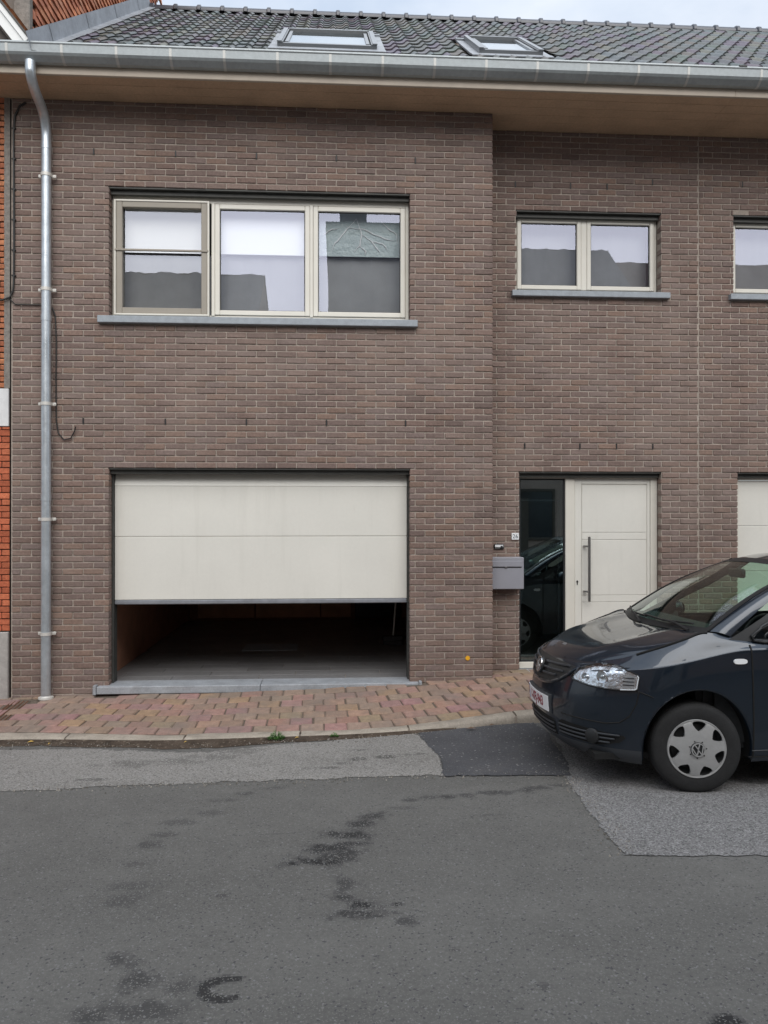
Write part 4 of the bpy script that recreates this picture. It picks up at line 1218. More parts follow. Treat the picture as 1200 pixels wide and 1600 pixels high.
# weeds and litter along the kerb
def weed(x, y, r, n, label):
    q = MB(); z0 = zroad(x, y) + .015
    for k in range(n):
        a = RND.uniform(0, 6.283); rr = r * math.sqrt(RND.random()); h = RND.uniform(.01, .075) * (1.2 - rr / r) * (r / .07)
        c = Vector((x + rr * math.cos(a), y + rr * .6 * math.sin(a), z0 + h)); f = RND.uniform(.6, 1.5); q.tint = (f, f, f)
        L = RND.uniform(.010, .022); W = L * .55
        d = Vector((math.cos(a), math.sin(a), RND.uniform(-.3, .8))).normalized(); s = d.cross(Vector((0, 0, 1))).normalized()
        up = s.cross(d)
        q.add([c - d * L * .5, c + s * W * .5 + up * .003, c + d * L * .6, c - s * W * .5 + up * .003], [(0, 1, 2, 3)])
        if k % 5 == 0:
            q.add([Vector((x, y, z0 - .01)), Vector((x + .002, y, z0 - .01)), c + s * .001, c - s * .001], [(0, 1, 2, 3)])
    o = q.build('weed', M['weed'], smooth=180, fix=False)
    return tag(o, label, 'plant')
weed(1.76, -1.33, .072, 300, 'largest green weed at the kerb in front of the garage')
weed(2.24, -1.30, .035, 70, 'tiny sparse weed at the kerb right of the large weed')
def litter(name, mat, pts, label):
    for i, (x, y, s, a) in enumerate(pts):
        q = MB(); z = (zroad(x, y) if y < ykerb(x) else zpave(x, y)) + .022
        q.add([(x - s * math.cos(a), y - s * math.sin(a), z), (x + s * .4 * math.sin(a), y - s * .4 * math.cos(a), z + .008), (x + s * math.cos(a), y + s * math.sin(a), z + .004), (x - s * .4 * math.sin(a), y + s * .4 * math.cos(a), z + .01)], [(0, 1, 2, 3)])
        tag(q.build(name, mat, fix=False), label[i], 'leaf', 'fallen leaves along the kerb')
litter('fallen_leaf', M['leafyellow'], [(-.28, -1.22, .028, .3), (-.10, -1.30, .014, 1.0), (1.93, -1.335, .02, .2), (1.02, -1.37, .016, .6)],
       ['yellow leaf lying in the kerb dirt nearest the drain', 'tiny pale yellow leaf just right of the leaf near the drain', 'yellow leaf on the kerb edge between the two weeds', 'small yellow leaf in the kerb dirt left of the weeds'])
litter('fallen_leaf', M['leafbrown'], [(3.62, -1.10, .03, .2), (3.42, -1.20, .05, -.1)], ['brown curled leaf on the dark asphalt repair by the kerb', 'brown straw stalk on the dark asphalt repair'])

# ------------------------------------------------------------------ the houses across the street (seen in the window panes and the car paint)
M['obrick'] = pmat('opposite_brick', (.48, .36, .30), .85, var=[(2, .1), (40, .15)])
M['obrick2'] = pmat('opposite_brick_grey', (.52, .50, .47), .85, var=[(2, .1), (40, .15)])
M['oroof'] = pmat('opposite_roof', (.20, .20, .205), .6, var=[(3, .15), (20, .2)])
M['oroofred'] = pmat('opposite_roof_red', (.17, .08, .06), .65, var=[(3, .15), (20, .2)])
M['oglass'] = pmat('opposite_window_glass', (.03, .035, .04), .08, spec=.8)
def opposite(x0, x1, eave_z, ridge_z, mat, rmat, label, ridge_y=-15.5, chim=None, flat=False, gable_drop=0):
    YF = -11.2
    t = thing('opposite_house', label, 'house', (0, 0, 0), group='houses across the street')
    q = MB(); q.box(x0 + .01, x1 - .01, -19.5, YF, -.5, eave_z); 
    if not flat:
        for x in (x0 + .01, x1 - .3):
            q.add([(x, YF, eave_z), (x + .28, YF, eave_z), (x + .28, -19.5, eave_z), (x, -19.5, eave_z), (x, ridge_y, ridge_z - .1), (x + .28, ridge_y, ridge_z - .1)], [(0, 3, 4), (1, 2, 5), (0, 1, 5, 4), (2, 3, 4, 5)])
    w = q.build('wall', mat, t)
    q = MB()
    if flat:
        q.box(x0 - .05, x1 + .05, -19.6, YF + .08, eave_z, eave_z + .22)
        q.build('roof', rmat, t)
    else:
        sl = (ridge_z - eave_z) / abs(ridge_y - YF); n = 24
        # tiled slope with a slightly uneven ridge
        q.grid(lambda i, j: (lerp(x0, x1, i / n), lerp(YF + .35, ridge_y, j / 3), lerp(eave_z - .2, ridge_z + .035 * ((i * 7) % 3 - 1) * (j == 3), j / 3)), n + 1, 4)
        q.add([(x0, ridge_y, ridge_z), (x1, ridge_y, ridge_z), (x1, -19.8, eave_z - .1), (x0, -19.8, eave_z - .1)], [(0, 1, 2, 3)])
        q.build('roof', rmat, t)
    if chim:
        q = MB(); q.cbox(chim[0], chim[1], chim[2] - .8, chim[2], eave_z - .3, chim[3], .02); q.cbox(chim[0] - .06, chim[1] + .06, chim[2] - .86, chim[2] + .06, chim[3] + .002, chim[3] + .12, .02)
        q.build('chimney', mat, t)
    nw = max(1, int((x1 - x0) / 2.4)); st = (x1 - x0) / nw
    for k in range(nw):
        cx_ = x0 + st * (k + .5)
        for z in (1.0, 3.9):
            if z + 1.5 > eave_z: continue
            q = MB(); frame_ring(q, cx_ - .65, cx_ + .65, z, z + 1.35, .07, YF, YF + .04); f = q.build('window', M['brown'], t)
            q = MB(); q.box(cx_ - .58, cx_ + .58, YF + .004, YF + .02, z + .07, z + 1.28); q.build('pane', M['oglass'], f)
    q = MB(); q.cbox(x0 + .25, x0 + 1.15, YF, YF + .06, -.1, 2.1, .01); q.build('door', M['brown'], t)
    return t
opposite(-18, -9.2, 6.4, 9.0, M['obrick2'], M['oroof'], 'grey brick house across the street, farthest left beyond the long low one')
opposite(-9.2, .15, 5.6, 8.64, M['obrick'], M['oroof'], 'low red brick house across the street whose roof end shows in the middle pane', ridge_y=-14.5)
opposite(2.02, 6.1, 8.75, 8.75, M['obrick2'], M['oroof'], 'tall flat roofed house across the street with a broad chimney', chim=(2.32, 3.0, -11.4, 10.6), flat=True)
opposite(6.1, 10.95, 6.2, 10.15, M['obrick'], M['oroof'], 'gabled house across the street facing the front door')
opposite(10.95, 20, 6.0, 9.77, M['obrick2'], M['oroofred'], 'grey brick house across the street with a red roof at the right')
q = MB(); q.cbox(.17, 2.0, -11.35, -11.2, -.5, 2.3, .01)
tag(q.build('yard_wall', M['obrick']), 'brick yard wall closing the gap between two houses across the street', 'wall')
q = MB(); q.box(-60, 60, -11.3, -9.55, -.5, -.22)
q.build('far_pavement', M['kerb'], kind='structure')
# ------------------------------------------------------------------ the dark blue car at the kerb
M['paint'] = pmat('dark_blue_car_paint', (.010, .0185, .031), .32, .5, coat=1.0, coatrough=.02, spec=.5)
M['carblack'] = pmat('black_car_trim', (.016, .017, .018), .48, var=(60, .1))
M['lip'] = pmat('grey_black_bumper_plastic', (.042, .046, .052), .45)
M['tyre'] = pmat('tyre_rubber', (.014, .014, .0145), .8, var=[(14, .25), (90, .2)], bump=(160, .3, .002))
M['hubcap'] = pmat('silver_wheel_trim', (.40, .40, .395), .40, .35, var=[(6, .06), (40, .05)], rvar=.1, coat=.3)
M['chrome'] = pmat('chrome', (.75, .76, .78), .12, 1.0)
M['reflector'] = pmat('headlight_reflector', (.92, .93, .95), .16, 1.0, bump=[(26, .55, .012), (9, .4, .02)])
M['amber'] = pmat('clear_indicator', (.55, .56, .57), .2, .6)
M['interior'] = pmat('dark_interior', (.03, .032, .034), .8, var=(20, .2))
M['gap'] = pmat('panel_gap', (.004, .004, .004), .8)
M['seatcloth'] = pmat('seat_cloth', (.05, .055, .06), .9, var=(40, .2))

CARX, CARY = 3.775, -2.115
car = thing('parked_car', 'dark blue small hatchback parked at the kerb in front of the cream door', 'car', (CARX, CARY, 0))
# stand on the road: two percent fall to the kerb and the rise of the street
zn = zroad(CARX + .83, CARY - .70); zf = zroad(CARX + .83, CARY + .70); zr = zroad(CARX + 3.29, CARY - .70)
car.location.z = (zn + zf) / 2 - (zr - zn) / 2.465 * .83
car.rotation_euler = (math.atan((zf - zn) / 1.40), -math.atan((zr - zn) / 2.465), 0)

# body side as stacked levels; each is a plan curve wrapping the nose, the flank and the tail
# f front offset, r rear offset, W: half width by X, z: height by X
LV = [
    dict(f=.12, r=.10, W=[(0, .72), (.8, .79), (3.2, .79), (3.83, .74)], z=[(0, .20), (.5, .175), (1.0, .19), (3.83, .25)]),
    dict(f=.045, r=.05, W=[(0, .78), (.8, .815), (3.83, .79)], z=[(0, .255), (.5, .24), (1, .25), (3.83, .32)]),
    dict(f=.012, r=.01, W=[(0, .80), (.8, .826), (3.83, .80)], z=[(0, .36), (1, .36), (3.83, .42)]),
    dict(f=.0, r=.0, W=[(0, .81), (.8, .832), (3.83, .81)], z=[(0, .47), (1, .48), (3.83, .54)]),
    dict(f=.006, r=.0, W=[(0, .812), (.8, .834), (3.83, .812)], z=[(0, .56), (1, .61), (3.83, .64)]),
    dict(f=.026, r=.04, W=[(0, .808), (.8, .833), (3.83, .80)], z=[(0, .625), (.5, .69), (.8, .75), (1.2, .80), (3.83, .80)]),
    dict(f=.048, r=.06, W=[(0, .797), (.5, .816), (.8, .828), (3.83, .79)], z=[(0, .685), (.45, .775), (.8, .850), (1.2, .912), (3.83, .90)]),
    dict(f=.054, r=.065, W=[(0, .790), (.5, .810), (.8, .820), (1.2, .822), (3.83, .785)], z=[(0, .700), (.45, .790), (.8, .868), (1.2, .930), (3.83, .912)]),
    dict(f=.072, r=.08, W=[(0, .77), (.5, .788), (.8, .799), (1.2, .808), (3.83, .77)], z=[(0, .735), (.3, .765), (.5, .822), (.8, .908), (1.2, .948), (3.83, .925)]),
    dict(f=.088, r=.10, W=[(0, .735), (.5, .758), (.8, .770), (1.2, .791), (3.83, .75)], z=[(0, .762), (.3, .785), (.5, .852), (.8, .955), (1.0, .985), (1.3, .968), (3.83, .945)]),
    dict(f=.100, r=.12, W=[(0, .69), (.37, .715), (.6, .728), (.9, .738), (1.1, .762), (1.3, .775), (3.83, .73)], z=[(0, .778), (.2, .786), (.365, .825), (.6, .925), (.8, .995), (.93, 1.035), (1.05, 1.02), (1.2, .985), (1.35, .978), (3.83, .96)]),
]
LN = .80; XR0 = 3.35; CL = 3.83
def plan(L, p):
    """point (X, Y>=0, Z) of level L at perimeter parameter p in 0..1"""
    if p < .36:
        th = p / .36 * math.pi / 2
        s = 1 - math.cos(th); X = L['f'] + (LN - L['f']) * s
        Y = table(L['W'], X) * math.sin(th) ** .74
    elif p < .84:
        X = lerp(LN, XR0, (p - .36) / .48); Y = table(L['W'], X)
    else:
        th = (p - .84) / .16 * math.pi / 2
        X = XR0 + (CL - L['r'] - XR0) * math.sin(th); Y = table(L['W'], X) * max(0, math.cos(th)) ** .55
    Z = table(L['z'], X)
    if L['f'] < .12 and Z > .55: Z += .028 * smooth01((Z - .55) / .12) * (1 - smooth01((X - .20) / .50))
    return Vector((X, Y, Z))
NP_, NV = 210, 55
pp = [0.36 * (k / 70) for k in range(70)] + [lerp(.36, .84, k / 110) for k in range(110)] + [lerp(.84, 1, k / 29) for k in range(30)]
NP_ = len(pp)
def catmull(P, t):
    n = len(P) - 1; i = min(int(t), n - 1); u = t - i
    p0, p1, p2, p3 = P[max(i - 1, 0)], P[i], P[i + 1], P[min(i + 2, n)]
    return .5 * ((2 * p1) + (p2 - p0) * u + (2 * p0 - 5 * p1 + 4 * p2 - p3) * u * u + (3 * p1 - p0 - 3 * p2 + p3) * u ** 3)
cols = []
for p in pp:
    P = [plan(L, p) for L in LV]
    cols.append([catmull(P, (len(LV) - 1) * j / (NV - 1)) for j in range(NV)])
WHEELS = ((.842, .285), (3.295, .285))
AR, ARZ = .362, 1.10                                # arch radius, slightly taller than wide
def inarch(P):
    for wx, wz in WHEELS:
        dx, dz = P.x - wx, (P.z - wz) / ARZ
        d = math.hypot(dx, dz)
        if d < AR: return wx, wz, d
    return None
# snap the column points nearest the arch to its edge, then drop what lies inside
flag = [[inarch(P) is not None for P in c] for c in cols]
keepf = {}
for i in range(NP_ - 1):
    for j in range(NV - 1):
        k = sum((flag[i][j], flag[i + 1][j], flag[i + 1][j + 1], flag[i][j + 1]))
        keepf[(i, j)] = k < 4
used = set()
for (i, j), kp in keepf.items():
    if kp: used |= {(i, j), (i + 1, j), (i + 1, j + 1), (i, j + 1)}
for (i, j) in used:
    if flag[i][j]:
        P = cols[i][j]; wx, wz, d = inarch(P)
        s = AR / max(d, 1e-4)
        P.x = wx + (P.x - wx) * s; P.z = wz + (P.z - wz) * s
JB = int(round((NV - 1) * 4.55 / 10))                 # bumper top edge
JL = int(round((NV - 1) * 1.25 / 10))                 # black lip
IA = min(range(NP_), key=lambda i: abs(cols[i][25].x - .50) + (9 if pp[i] > .5 else 0))
ID = min(range(NP_), key=lambda i: abs(cols[i][25].x - 1.20)); IE = min(range(NP_), key=lambda i: abs(cols[i][25].x - 2.38))
IRB = min(range(NP_), key=lambda i: abs(cols[i][25].x - 3.55))
def region(i, j):
    X = cols[i][j].x
    if X < .9 and i < IA + 14 and j < JL: return 'bumper_lip'
    if i < IA + 14 and j < JB and X < .83: return 'bumper'
    if ID <= i < IE and j >= 5: return 'door'
    if i >= IRB and j < JB: return 'rear_bumper'
    return 'body'
parts = {}
for (i, j), kp in keepf.items():
    if kp: parts.setdefault(region(i, j), []).append((i, j))
carparts = {}
def half_mesh(faces, side):
    q = MB(); ids = {}
    for (i, j) in faces:
        f = []
        for (a, b) in ((i, j), (i + 1, j), (i + 1, j + 1), (i, j + 1)):
            if (a, b) not in ids:
                ids[(a, b)] = len(q.v); P = cols[a][b]; q.v.append((P.x, P.y * side, P.z))
            f.append(ids[(a, b)])
        q.f.append(f if side < 0 else f[::-1]); q.t.append((1, 1, 1)); q.m.append(0)
    return q
def both(faces):
    a, b = half_mesh(faces, -1), half_mesh(faces, 1)
    a.add(b.v, b.f)
    return a
def weld(me, d=.0008):
    bm = bmesh.new(); bm.from_mesh(me); bmesh.ops.remove_doubles(bm, verts=bm.verts, dist=d); bm.to_mesh(me); bm.free()
    me.polygons.foreach_set("use_smooth", [True] * len(me.polygons)); me.set_sharp_from_angle(angle=math.radians(40)); me.update()
mats = {'bumper_lip': M['lip'], 'bumper': M['paint'], 'body': M['paint'], 'rear_bumper': M['paint']}
for nm in ('body', 'bumper', 'bumper_lip', 'rear_bumper'):
    o = both(parts[nm]).build(nm, mats[nm], car, smooth=40, fix=False); weld(o.data); carparts[nm] = o
doors = []
for s in (-1, 1):
    o = half_mesh(parts['door'], s).build('door', M['paint'], car, smooth=40, fix=False); weld(o.data); doors.append(o)
# search tree of the whole shell for conforming pieces
allf = both(list(k for k, v in keepf.items() if v)); 
full = both([(i, j) for i in range(NP_ - 1) for j in range(NV - 1)])
shell = BVHTree.FromPolygons([Vector(v) for v in full.v], full.f)

# bonnet
HZ = [(.08, .812), (.15, .862), (.3, .915), (.5, .955), (.8, 1.012), (1.0, 1.045)]
L9 = LV[-1]
def edge_front(y):
    """X of the bonnet's leading edge at |y|"""
    lo, hi = 0, .36
    for _ in range(30):
        m_ = (lo + hi) / 2
        if plan(L9, m_).y < abs(y): lo = m_
        else: hi = m_
    return plan(L9, lo)
XK = .365
def ring_x(X):
    lo, hi = 0, .5
    for _ in range(30):
        m_ = (lo + hi) / 2
        if plan(L9, m_).x < X: lo = m_
        else: hi = m_
    return plan(L9, lo)
YC = .668
XC0 = edge_front(YC).x
_ef, _rx = {}, {}
def hood_pt(t, s):
    """t 0..1 nose to windscreen, s -1..1 across; meets the wing along the body's top level"""
    a = abs(s)
    ka = round(a, 4)
    if ka not in _ef: _ef[ka] = edge_front(YC * a)
    kt = round(t, 5)
    if kt not in _rx: _rx[kt] = ring_x(lerp(XC0, .945, t))
    ef, rx = _ef[ka], _rx[kt]
    X = lerp(ef.x, .80 + .145 * a ** 2, t)
    Y = rx.y * s
    def form(t, ze):
        zc = table(HZ, lerp(.10, .80, t))
        return ze + (zc - ze) * (1 - a ** 2.6)
    z = form(t, rx.z) + (ef.z - form(0, edge_z0)) * (1 - t) ** 4
    z += .012 * math.exp(-((a - .66) / .12) ** 2) * smooth01(t * 3) * smooth01((1 - a) * 6)
    return Vector((X, Y, z + .001))
edge_z0 = edge_front(YC).z
q = MB(); nt, ns = 46, 61
q.grid(lambda i, j: tuple(hood_pt((i / (nt - 1)) ** 1.3, j / (ns - 1) * 2 - 1)), nt, ns)
hood = q.build('bonnet', M['paint'], car, smooth=60)
# fender strip between nose level top and bonnet edge is closed by a dark filler just below
q = MB()
def fill(i, s):
    t = i / 40; P = hood_pt(t ** 1.3, s); return P
for s in (-1, 1):
    q.tube([hood_pt((i / 40) ** 1.3, s) + Vector((0, .002 * s, -.001)) for i in range(41)], .0085, 6)
q.tube([hood_pt(0, j / 30 - 1) + Vector((.004, 0, -.006)) for j in range(61)], .005, 6)
q.build('bonnet_gap', M['gap'], car, smooth=60)
q = MB(); q.add([(.17, -.36, .73), (.17, .36, .73), (.40, .62, .74), (.95, .68, .80), (.95, -.68, .80), (.40, -.62, .74)], [(0, 1, 2, 3, 4, 5)]); q.build('engine_bay', M['gap'], car, fix=False)

# glasshouse -----------------------------------------------------------------------
def ws_pt(t, s):
    """windscreen: t 0 base..1 top, s across"""
    a = abs(s)
    b = Vector((.815 + .150 * a ** 2, .715 * s, 1.026 + .012 * a))
    e = Vector((1.66 + .13 * a ** 2, .575 * s, 1.487 - .040 * a ** 2))
    P = b.lerp(e, t); bow = .055 * math.sin(math.pi * t) * (1 - .25 * a)
    return P + Vector((-.48, 0, .85)).normalized() * bow
q = MB(); q.grid(lambda i, j: tuple(ws_pt(i / 20, (j / 30 * 2 - 1) * .985)), 21, 31)
q.build('windscreen', M['carglass'], car, smooth=60, fix=False)
q = MB()   # black band round the glass
for s in (-1, 1): q.grid(lambda i, j: tuple(ws_pt(i / 20, s * (.955 + .045 * j)) + Vector((-.002, 0, .002))), 21, 2)
q.grid(lambda i, j: tuple(ws_pt(.93 + .085 * i / 4 + 0, j / 30 * 2 - 1) + Vector((-.002, 0, .002))), 5, 31)
q.grid(lambda i, j: tuple(ws_pt(-.02 + .055 * i, j / 30 * 2 - 1) + Vector((-.002, 0, .002))), 2, 31)
q.build('windscreen_border', M['carblack'], car, smooth=60)
# scuttle between bonnet and glass
q = MB(); q.grid(lambda i, j: tuple(hood_pt(1, j / 30 * 2 - 1).lerp(ws_pt(0, j / 30 * 2 - 1), i / 3) - Vector((0, 0, .018 * math.sin(math.pi * i / 3)+.003))), 4, 31)
q.build('scuttle', M['carblack'], car, smooth=60)

RZ = [(1.66, 1.487), (1.9, 1.528), (2.3, 1.545), (2.8, 1.530), (3.3, 1.475), (3.52, 1.425)]
def roof_w(X): return table([(1.66, .575), (2.2, .60), (3.0, .59), (3.5, .55)], X)
def roof_pt(X, s): 
    a = abs(s); return Vector((X + (.13 * a ** 2 if X < 1.7 else .13 * a ** 2 * max(0, 1 - (X - 1.66) / .5)), roof_w(X) * s, table(RZ, X) - .040 * a ** 2 - .012 * a ** 6))
q = MB(); q.grid(lambda i, j: tuple(roof_pt(lerp(1.66, 3.52, i / 30), j / 20 * 2 - 1)), 31, 21)
q.build('roof', M['paint'], car, smooth=60)
# A pillar: outer body coloured strip from the wing to the roof rail
def pil(t, k, s):
    P = ws_pt(t, s)
    n = len(K)
    return P
for s in (-1, 1):
    q = MB()
    def ap(i, j):
        t = i / 24
        P = ws_pt(t, s)                                     # inner edge at the glass
        b = Vector((1.085, .778 * s, 1.012)); e = Vector((1.87, .618 * s, 1.463))   # outer edge
        O = b.lerp(e, t) + Vector((-.02, .012 * s, .035)) * math.sin(math.pi * t)
        u = j / 6
        R = P.lerp(O, u) + Vector((-.3, .75 * s, .55)).normalized() * .020 * math.sin(math.pi * u)
        return tuple(R)
    q.grid(ap, 25, 7)
    q.build('windscreen_pillar', M['paint'], car, smooth=60)
    q = MB(); q.tube([ws_pt(i / 20, s * 1.0) + Vector((0, .004 * s, .002)) for i in range(21)], .006, 6); q.build('windscreen_gap', M['gap'], car, smooth=60)
# side windows and their black frame, laid on the flank between belt and roof rail
def side_pt(X, t, s, off=0):
    zb = table([(.98, 1.005), (1.2, .985), (1.4, .978), (2.5, .985), (3.5, 1.02)], X); yb = table([(.98, .778), (1.3, .784), (2.5, .788), (3.5, .745)], X)
    zt = table(RZ, max(1.66, X)) - .055; yt = roof_w(max(1.66, X)) + .012
    P = Vector((X, lerp(yb, yt, t), lerp(zb, zt, t))); bow = .022 * math.sin(math.pi * t)
    P.y += bow + off; P.y *= s
    return P
def side_poly(pts, off, s, name, mat, thick=None, parent=None):
    bm = bmesh.new()
    vs = [bm.verts.new((p[0], p[1], 0)) for p in pts]; f = bm.faces.new(vs)
    bmesh.ops.triangulate(bm, faces=[f]); bmesh.ops.subdivide_edges(bm, edges=bm.edges, cuts=3, use_grid_fill=True)
    for v in bm.verts:
        P = side_pt(v.co.x, v.co.y, s, off); v.co = P
    me = bpy.data.meshes.new(name); bm.to_mesh(me); bm.free(); me.materials.append(mat)
    me.polygons.foreach_set("use_smooth", [True] * len(me.polygons)); me.update()
    return place(me, name, parent or car, (0, 0, 0))
def tA(X):                                                  # outer pillar edge as window height
    return max(0, min(1, (X - 1.10) / .86))
for s in (-1, 1):
    d = doors[0 if s < 0 else 1]
    # rear quarter panel above the belt, B and C pillars (body colour), drawn behind the glass
    side_poly([(1.98, .93), (3.5, .93), (3.5, 1.0), (1.9, 1.0)], .004, s, 'roof_rail', M['paint'])
    side_poly([(3.22, 0), (3.55, 0), (3.52, 1), (3.30, 1)], .003, s, 'rear_pillar', M['paint'])
    side_poly([(1.07, -.01), (1.30, -.02), (1.30, .215), (1.55, .5), (1.78, .74), (1.99, .96), (1.88, .985), (1.68, .76), (1.45, .48), (1.22, .19)], .001, s, 'pillar_cover', M['carblack'])
    ou = [(1.30, -.02), (1.85, -.02), (2.42, -.02), (2.39, .5), (2.36, .96), (1.99, .96), (1.78, .74), (1.55, .50), (1.30, .215), (1.24, .10)]
    inn = [(1.41, .035), (1.85, .035), (2.30, .035), (2.285, .5), (2.27, .91), (2.02, .91), (1.80, .69), (1.58, .465), (1.41, .27), (1.41, .14)]
    q = MB(); 
    for u, (A_, B_) in enumerate(zip(ou, inn)):
        C_, D_ = ou[(u + 1) % 10], inn[(u + 1) % 10]
        q.grid(lambda i, j: tuple(side_pt(lerp(lerp(A_[0], C_[0], i / 6), lerp(B_[0], D_[0], i / 6), j / 3), lerp(lerp(A_[1], C_[1], i / 6), lerp(B_[1], D_[1], i / 6), j / 3), s, .004)), 7, 4)
    q.build('window_frame', M['carblack'], car, smooth=60)
    side_poly([(1.40, .03), (2.31, .03), (2.28, .915), (2.015, .915), (1.575, .47), (1.40, .275)], .006, s, 'window_glass', M['carglass'], parent=d)
    side_poly([(1.225, .035), (1.372, .035), (1.372, .235), (1.30, .165)], .010, s, 'quarter_glass', M['cardark'], parent=d)
    side_poly([(2.42, .03), (3.22, .06), (3.28, .9), (2.36, .93)], .006, s, 'rear_side_glass', M['carglass'])
    q = MB(); fr = [(1.30, .175), (1.225, .06), (1.235, .0), (1.30, -.02), (1.45, -.02), (1.8, -.02), (2.40, -.02)]
    q.tube([side_pt(X, t, s, .012) for X, t in fr], .010, 8); q.build('window_seal', M['rubber'] if False else M['carblack'], d, smooth=60)
    q = MB(); q.tube([side_pt(X, t, s, .016) for X, t in [(1.245, .02), (1.30, .005), (1.6, .005), (2.38, .005)]], .0035, 6); q.tube([side_pt(X, t, s, .014) for X, t in [(1.235, .05), (1.30, .20), (1.45, .36), (1.62, .54), (1.80, .73), (2.0, .93)]], .005, 6)
    q.tube([side_pt(1.39, t, s, .014) for t in (.01, .15, .30)], .005, 6)
    q.build('window_trim', M['lip'], d, smooth=60)
# tailgate
q = MB(); q.grid(lambda i, j: tuple(roof_pt(3.52, j / 10 * 2 - 1).lerp(Vector((3.70, .66 * (j / 10 * 2 - 1), .965)), i / 6)), 7, 11); q.build('tailgate', M['cardark'], car, smooth=60)
q = MB(); q.grid(lambda i, j: tuple(Vector((3.70, .66 * (j / 10 * 2 - 1), .966)).lerp(Vector((3.80 - .25 * abs(j / 10 * 2 - 1) ** 4, .68 * (j / 10 * 2 - 1), .60)), i / 3)), 4, 11); q.build('tailgate_panel', M['paint'], car, smooth=60)
# cabin tub, dashboard, seats, steering wheel
q = MB(); q.box(.95, 3.45, -.70, .70, .26, .30); q.box(.93, .95, -.70, .70, .3, .95); q.box(3.43, 3.45, -.68, .68, .3, .95)
for s in (-1, 1): q.box(1.0, 3.45, s * .70, s * .715, .3, .93)
q.build('cabin_tub', M['interior'], car)
q = MB(); q.prism([(.86, 1.00), (.98, 1.035), (1.20, 1.03), (1.33, .985), (1.35, .85), (1.25, .70), (1.2, .4), (.9, .4)], 'y', -.68, .68); q.build('dashboard', M['interior'], car, smooth=50)
sw = MB(); sw.tube([(1.50 + .07 * math.cos(a) * 1 - 0, -.36 + .185 * math.sin(a), .93 + .165 * math.cos(a)) for a in np.linspace(0, 2 * math.pi, 33)], .015, 8, caps=False)
sw.tube([(1.36, -.36, .86), (1.5, -.36, .93)], .04, 10); sw.tube([(1.5, -.54, .93), (1.5, -.18, .93)], .018, 8); sw.build('steering_wheel', M['carblack'], car, smooth=60)
for y in (-.36, .36):
    q = MB(); q.cbox(1.72, 2.22, y - .24, y + .24, .34, .58, .06)
    q.add([(2.14, y - .23, .5), (2.14, y + .23, .5), (2.30, y + .22, .5), (2.30, y - .22, .5), (2.32, y - .20, 1.16), (2.32, y + .20, 1.16), (2.44, y + .18, 1.16), (2.44, y - .18, 1.16)], [(0, 1, 2, 3), (4, 5, 6, 7), (0, 1, 5, 4), (2, 3, 7, 6), (0, 3, 7, 4), (1, 2, 6, 5)])
    st_ = q.build('seat', M['seatcloth'], car)
    q = MB(); q.cbox(2.34, 2.44, y - .13, y + .13, 1.20, 1.38, .04); q.build('headrest', M['seatcloth'], st_)
q = MB(); q.cbox(1.545, 1.575, -.10, .12, 1.345, 1.415, .012); q.tube([(1.56, 0, 1.41), (1.66, 0, 1.475)], .012, 8); q.build('rear_view_mirror', M['carblack'], car, smooth=40)
# wipers
for (a, b, c) in (((-.10, .98), (.50, .02)), ((.42, .98), (-.06, .02))) and [(-.62, -.60, .02), (.02, -.02, .02)]:
    q = MB()
    base = ws_pt(0, b / .72) + Vector((-.035, 0, -.002)); tip = ws_pt(.055, (b + .62) / .72) + Vector((-.016, 0, .016))
    mid = ws_pt(.035, (b + .30) / .72) + Vector((-.024, 0, .022))
    q.tube([base, base.lerp(mid, .5) + Vector((0, 0, .012)), mid], [.012, .009, .007], 8)
    q.tube([ws_pt(.045, (b + .02) / .72) + Vector((-.012, 0, .014)), mid + Vector((0, 0, -.004)), tip], .0075, 6)
    q.build('wiper', M['carblack'], car, smooth=60)

# conforming pieces on the nose -----------------------------------------------------
def conform(poly, to3, d, off, name, mat, parent, cuts=4, thick=.006, smooth=40):
    """polygon in a 2D frame pushed along d on to the shell and lifted by off"""
    bm = bmesh.new()
    vs = [bm.verts.new((p[0], p[1], 0)) for p in poly]; f = bm.faces.new(vs)
    bmesh.ops.triangulate(bm, faces=[f])
    bmesh.ops.subdivide_edges(bm, edges=bm.edges, cuts=cuts, use_grid_fill=True)
    bad = []
    for v in bm.verts:
        o = to3(v.co.x, v.co.y)
        h = shell.ray_cast(o - d * 3, d)
        if h[0] is None: bad.append(v); continue
        n = h[1] if h[1].dot(d) < 0 else -h[1]
        v.co = h[0] + n * off
    if bad: bmesh.ops.delete(bm, geom=bad, context='VERTS')
    bmesh.ops.recalc_face_normals(bm, faces=bm.faces)
    if thick:
        edges = [e for e in bm.edges if e.is_boundary]
        r = bmesh.ops.extrude_edge_only(bm, edges=edges)
        for g in r['geom']:
            if isinstance(g, bmesh.types.BMVert): g.co += d * thick
        bmesh.ops.recalc_face_normals(bm, faces=bm.faces)
    me = bpy.data.meshes.new(name); bm.to_mesh(me); bm.free(); me.materials.append(mat)
    me.polygons.foreach_set("use_smooth", [True] * len(me.polygons)); me.set_sharp_from_angle(angle=math.radians(smooth)); me.update()
    return place(me, name, parent, (0, 0, 0))
def on_shell(o, d, off=0):
    h = shell.ray_cast(o - d * 3, d)
    if h[0] is None: return None
    n = h[1] if h[1].dot(d) < 0 else -h[1]
    return h[0] + n * off
FD = Vector((1, 0, 0))
front = lambda y, z: Vector((0, y, z))
